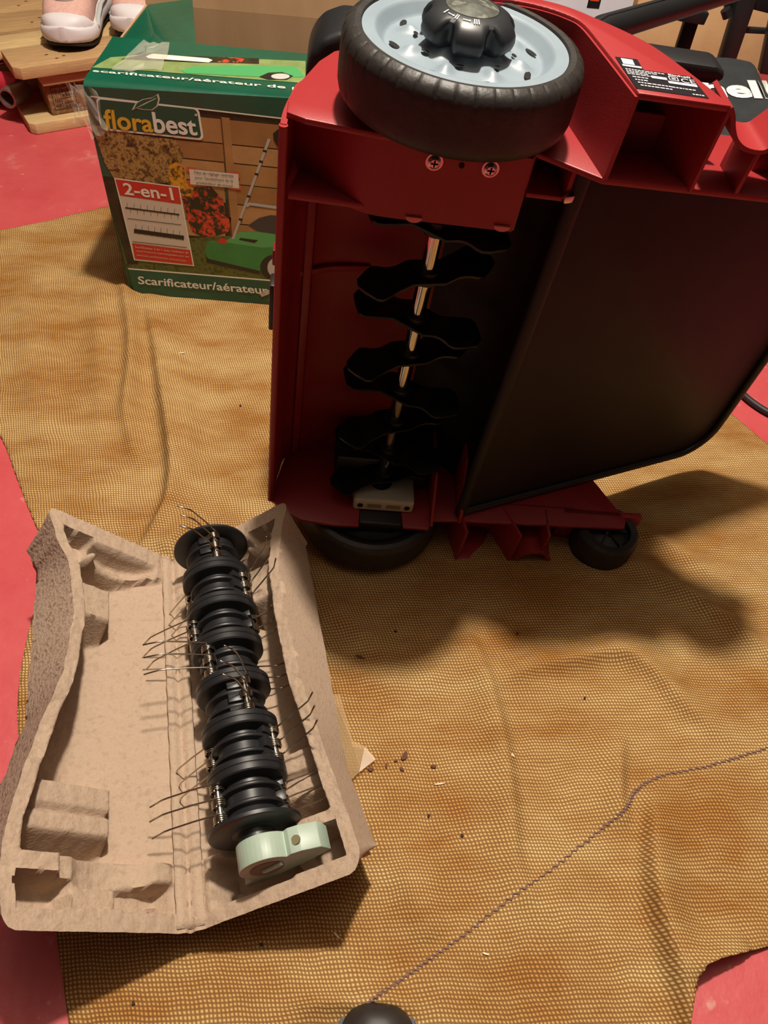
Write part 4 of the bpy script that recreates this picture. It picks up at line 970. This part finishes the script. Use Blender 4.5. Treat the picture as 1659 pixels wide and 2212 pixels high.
# ================================================================== grass bag and things behind the scarifier
FAB = mat('black_bag_fabric', (30, 33, 36), .85, var=(38, 41, 43), scale=40, bump=.35, bscale=700)
bag = empty('grass_catcher_bag', Matrix.Translation((.375, 1.16, 0))); tag(bag, 'black fabric grass catcher bag with large white lettering behind the red housing', 'bag')
nx_, ny_ = 40, 40; V = []; F = []
def bagtop(x, y):
    ex = min(1, (.1375 - abs(x)) / .03); ey = min(1, (.15 - abs(y)) / .03); return .300 - .045 * (1 - max(0, ex)) ** 2.2 - .05 * (1 - max(0, ey)) ** 2.2 + .004 * math.sin(x * 40 + y * 13) * math.sin(y * 33) + .004 * y / .15
def bagpt(i, j, lvl):
    a = -.1375 + .275 * i / (nx_ - 1); c = -.15 + .30 * j / (ny_ - 1); return (a, c, bagtop(a, c))
bm = bmesh.new(); grid = [[bm.verts.new(bagpt(i, j, 0)) for j in range(ny_)] for i in range(nx_)]
for i in range(nx_ - 1):
    for j in range(ny_ - 1): bm.faces.new((grid[i][j], grid[i + 1][j], grid[i + 1][j + 1], grid[i][j + 1]))
loop = [grid[i][0] for i in range(nx_)] + [grid[-1][j] for j in range(1, ny_)] + [grid[i][-1] for i in range(nx_ - 2, -1, -1)] + [grid[0][j] for j in range(ny_ - 2, 0, -1)]
prev = loop
for z, g_ in ((.2, 1.03), (.1, 1.035), (.002, .98)):
    nw = [bm.verts.new((v.co.x * g_, v.co.y * g_, z)) for v in loop]
    for k in range(len(loop)): bm.faces.new((prev[k], prev[(k + 1) % len(loop)], nw[(k + 1) % len(loop)], nw[k]))
    prev = nw
bm.faces.new(prev); from_bm('fabric_body', bm, FAB, bag, True, 60)
tube('seam_piping', [(-.13, -.148, .25), (0, -.150, .252), (.13, -.148, .25)], .003, BLACK, bag, 8)
def bag_letter(px, py):
    p = fl(px, py, .30); x, y = p[0] - .375, p[1] - 1.16
    for _ in range(3):
        z = bagtop(max(-.137, min(.137, x)), y) + .0012; p = fl(px, py, z); x, y = p[0] - .375, p[1] - 1.16
    return (x, y, z)
text_quad('bag_lettering', 'Einhell', [(1392, 203), (1672, 214), (1655, 174), (1380, 168)], bag_letter, WHITEP, bag, .04)

def carton(name, x0, x1, y0, dep, hgt, m, label, yaw=0.0, flap=None):
    o = empty(name, Matrix.Translation((x0, y0, 0)) @ Matrix.Rotation(yaw, 4, 'Z')); tag(o, label, 'box'); w = x1 - x0
    boxm('front_panel', (0, 0, .0005), (w, .004, hgt), m, o, .0008); boxm('back_panel', (0, dep - .004, .0005), (w, dep, hgt), m, o, .0008)
    boxm('side_panel', (0, .004, .0005), (.004, dep - .004, hgt), m, o); boxm('side_panel', (w - .004, .004, .0005), (w, dep - .004, hgt), m, o); boxm('top_panel', (0.004, .004, hgt - .004), (w - .004, dep - .004, hgt), m, o)
    return o
CARD2 = mat('tan_cardboard', (206, 170, 126), .85, spec=.2, var=(196, 158, 114), scale=14, bump=.15, bscale=50)
o = carton('cardboard_box', .385, .66, 1.66, .25, .36, CARD2, 'plain tan cardboard box standing behind the black bag', math.radians(4))
mesh('crease', [(.155, -.0004, .122), (.235, -.0004, .128), (.235, -.0004, .1295), (.156, -.0004, .1235)], [(0, 1, 2, 3)], mat('card_crease', (176, 140, 100), .9), o)
wb = carton('white_box', .178, .345, 1.52, .2, .36, mat('white_card', (206, 204, 212), .6, var=(196, 194, 203), scale=8), 'white cardboard box with a small orange and black label, behind the red wheel', math.radians(0))
lb = at_y(1283, 6, 1.518); lx, lz = lb[0] - .178, lb[2]
mesh('printed_label', [(lx - .010, -.0006, lz - .008), (lx + .011, -.0006, lz - .008), (lx + .012, -.0006, lz + .035), (lx - .010, -.0006, lz + .035)], [(0, 1, 2, 3)], BLACK, wb)
mesh('printed_label_field', [(lx - .007, -.0010, lz + .002), (lx + .008, -.0010, lz + .002), (lx + .009, -.0010, lz + .032), (lx - .007, -.0010, lz + .032)], [(0, 1, 2, 3)], P_ORG, wb)
# black T-shaped clamp standing in front of the tan box
tcl = empty('tee_clamp', Matrix.Translation((.45, 1.50, 0))); tag(tcl, 'black tee-shaped metal clamp in front of the tan cardboard box', 'clamp')
def ty(px, py, d=0): p = at_y(px, py, 1.50); return (p[0] - .45, p[2])
prism('cross_bar', [ty(1418, 18), ty(1458, 8), ty(1530, 24), ty(1518, 50), ty(1468, 42), ty(1428, 30)], -.012, .012, BLACK, tcl, axis='v', bev=.002)
prism('stem', [ty(1466, 14), ty(1494, 18), ty(1508, -70), ty(1474, -76)], -.009, .009, BLACK, tcl, axis='v', bev=.002)
prism('post', [(-.012, .0005), (.012, .0005), (.012, ty(1470, 40)[1]), (-.012, ty(1470, 40)[1])], .013, .03, BLACK, tcl, axis='v', bev=.002)
# black folding rack at the right
rk = empty('folding_rack', Matrix.Translation((.66, 1.45, 0))); tag(rk, 'black steel folding rack with slanted legs at the end of the tan box', 'rack')
def ry(px, py, Y=1.45): p = at_y(px, py, Y); return (p[0] - .66, Y - 1.45, p[2])
prism('leg', [ry(1548, 140)[::2], ry(1580, 146)[::2], ry(1650, -60)[::2], ry(1610, -66)[::2]], -.012, .012, BLACK, rk, axis='v', bev=.002)
prism('leg', [(ry(1632, 145)[0], ry(1632, 145)[2]), (ry(1668, 150)[0], ry(1668, 150)[2]), (ry(1700, 20)[0], ry(1700, 20)[2]), (ry(1660, 10)[0], ry(1660, 10)[2])], -.03, -.01, BLACK, rk, axis='v', bev=.002)
prism('shelf_rail', [ry(1565, -30)[::2], ry(1572, 36)[::2], ry(1584, 40)[::2], ry(1600, 20)[::2], ry(1720, 50)[::2], ry(1720, -20)[::2]], .014, .03, BLACK, rk, axis='v', bev=.002)
prism('cross_rail', [ry(1596, 66)[::2], ry(1720, 74)[::2], ry(1720, 84)[::2], ry(1592, 78)[::2]], .014, .025, BLACK, rk, axis='v', bev=.001)
for x in (-.05, .11): boxm('foot', (x, -.02, .0005), (x + .025, .03, .20), BLACK, rk, .002)
tube('folded_knob', [ry(1567, 20), ry(1572, 36)], .008, BLACK, rk, 10)
sk = empty('brown_sack', Matrix.Translation((.755, 1.60, 0))); tag(sk, 'brown paper sack on the floor seen through the black rack', 'sack')
bm = bmesh.new(); bmesh.ops.create_icosphere(bm, subdivisions=4, radius=1)
for v in bm.verts:
    n = 1 + .08 * math.sin(v.co.x * 7 + v.co.z * 5) + .05 * math.sin(v.co.y * 11 + v.co.x * 9); v.co = Vector((v.co.x * .085 * n, v.co.y * .07 * n, max(.001, .11 + v.co.z * .11 * n)))
from_bm('sack_body', bm, mat('brown_paper', (150, 112, 76), .8, var=[(112, 78, 52), (168, 130, 90)], scale=25, bump=.6, bscale=60), sk, True)
tube('tied_neck', [(0, 0, .215), (.004, 0, .235), (0, 0, .25)], [.018, .014, .022], P_WOOD[0], sk, 12)

# ================================================================== cable at the right
CABLE = mat('black_rubber_cable', (30, 28, 32), .55)
cb = tube('power_cable', [tuple(p) for p in catmull([np.array([*fl2(p), .0062]) for p in [(1480, 720), (1520, 760), (1560, 800), (1580, 830), (1603, 860), (1630, 882), (1660, 900), (1720, 930)]], 6)], .0046, CABLE, None, 12)
tag(cb, 'thick black rubber cable curving over the red floor beside the burlap edge', 'cable')
cb2 = tube('thin_cable', [tuple(p) for p in catmull([np.array(list(fl2(p)) + [z]) for p, z in [((1560, 790), .004), ((1600, 765), .012), ((1635, 742), .02), ((1665, 728), .02), ((1720, 715), .01)]], 6)], .0036, CABLE, None, 10)
tag(cb2, 'thin black lead looping off the floor above the thick cable', 'cable')

# ================================================================== debris on the burlap
LEAF = mat('dry_leaf', (92, 52, 34), .8); CHIP = mat('pale_fibre', (220, 206, 176), .8); DIRT = mat('dark_crumb', (52, 38, 30), .9)
def on_cloth(px, py):
    x, y = fl2((px, py)); return x, y, float(cloth_z(np.array([x]), np.array([y]))[0]) + .0006
def bit(name, px, py, l, w, ang, m, label, group):
    x, y, z = on_cloth(px, py); bm = bmesh.new(); n = 9
    top = []; 
    for i in range(n):
        a = 2 * math.pi * i / n; rr = random.uniform(.8, 1.15); top.append((l * rr * math.cos(a), w * rr * math.sin(a)))
    prism_bm(top, 0, min(.0012, w * .6), bm=bm); bmesh.ops.rotate(bm, verts=bm.verts, cent=(0, 0, 0), matrix=Matrix.Rotation(ang, 3, 'Z') @ Matrix.Rotation(.12, 3, 'X'))
    o = from_bm(name, bm, m); o.location = (x, y, z + .0006); tag(o, label, 'debris', group)
for px, py, l, w, a in ((873, 1637, .0048, .0028, 1.2), (801, 1664, .0030, .0018, .2), (834, 1657, .0022, .0012, 1.4), (868, 1664, .0026, .0016, -.6), (936, 1658, .0026, .0016, .1), (855, 1646, .0018, .001, 0)):
    bit('leaf_crumb', px, py, l, w, a, LEAF, 'reddish brown leaf crumb in the scatter beside the pulp tray', 'leaf crumbs beside the tray')
for px, py in ((853, 1368), (1116, 1372), (1261, 1511), (997, 1808), (925, 1765), (290, 2168), (565, 2043), (520, 882)):
    bit('dirt_speck', px, py, .0017, .0013, random.uniform(0, 3), DIRT, 'dark dirt speck lying on the open burlap', 'dirt specks on the burlap')
for px, py, l in ((1104, 1639, .0026), (1047, 2064, .0030), (948, 1696, .0050), (728, 2023, .0040), (395, 775, .0045)):
    bit('pale_fibre', px, py, l, .0008, random.uniform(-1, .3), CHIP, 'pale straw fibre lying on the burlap', 'straw fibres on the burlap')
bit('twig', 778, 1423, .0060, .0012, -.3, LEAF, 'thin dark twig on the burlap in the shadow of the wheel', None)
# a dark boot tip pokes out under the near hem
bt = empty('boot_toe', Matrix.Translation((*fl2((815, 2235)), 0))); tag(bt, 'dark scuffed boot toe under the near hem of the burlap', 'boot')
prof_ = [(.0, .0262), (.008, .0255), (.016, .0225), (.022, .016), (.0245, .009), (.025, .001)]
def bsq(r, z, k, th): return r * (1.0 + .15 * math.cos(2 * th)), z
tc_o = lathe('toe_cap', prof_, mat('scuffed_leather', (44, 38, 34), .5, var=[(26, 24, 22), (120, 104, 74)], scale=60, contrast=(.45, .7)), bt, 40, radial=bsq)
so_o = lathe('sole_edge', [(.0245, .0005), (.0275, .0005), (.0275, .006), (.0245, .0065)], BLACK, bt, 40, closed=True, radial=bsq)
for o in (tc_o, so_o):
    for v in o.data.vertices:
        if v.co.y < 0: v.co.z *= 1 - v.co.y * 10 * (v.co.z > .01); v.co.y *= 4.0
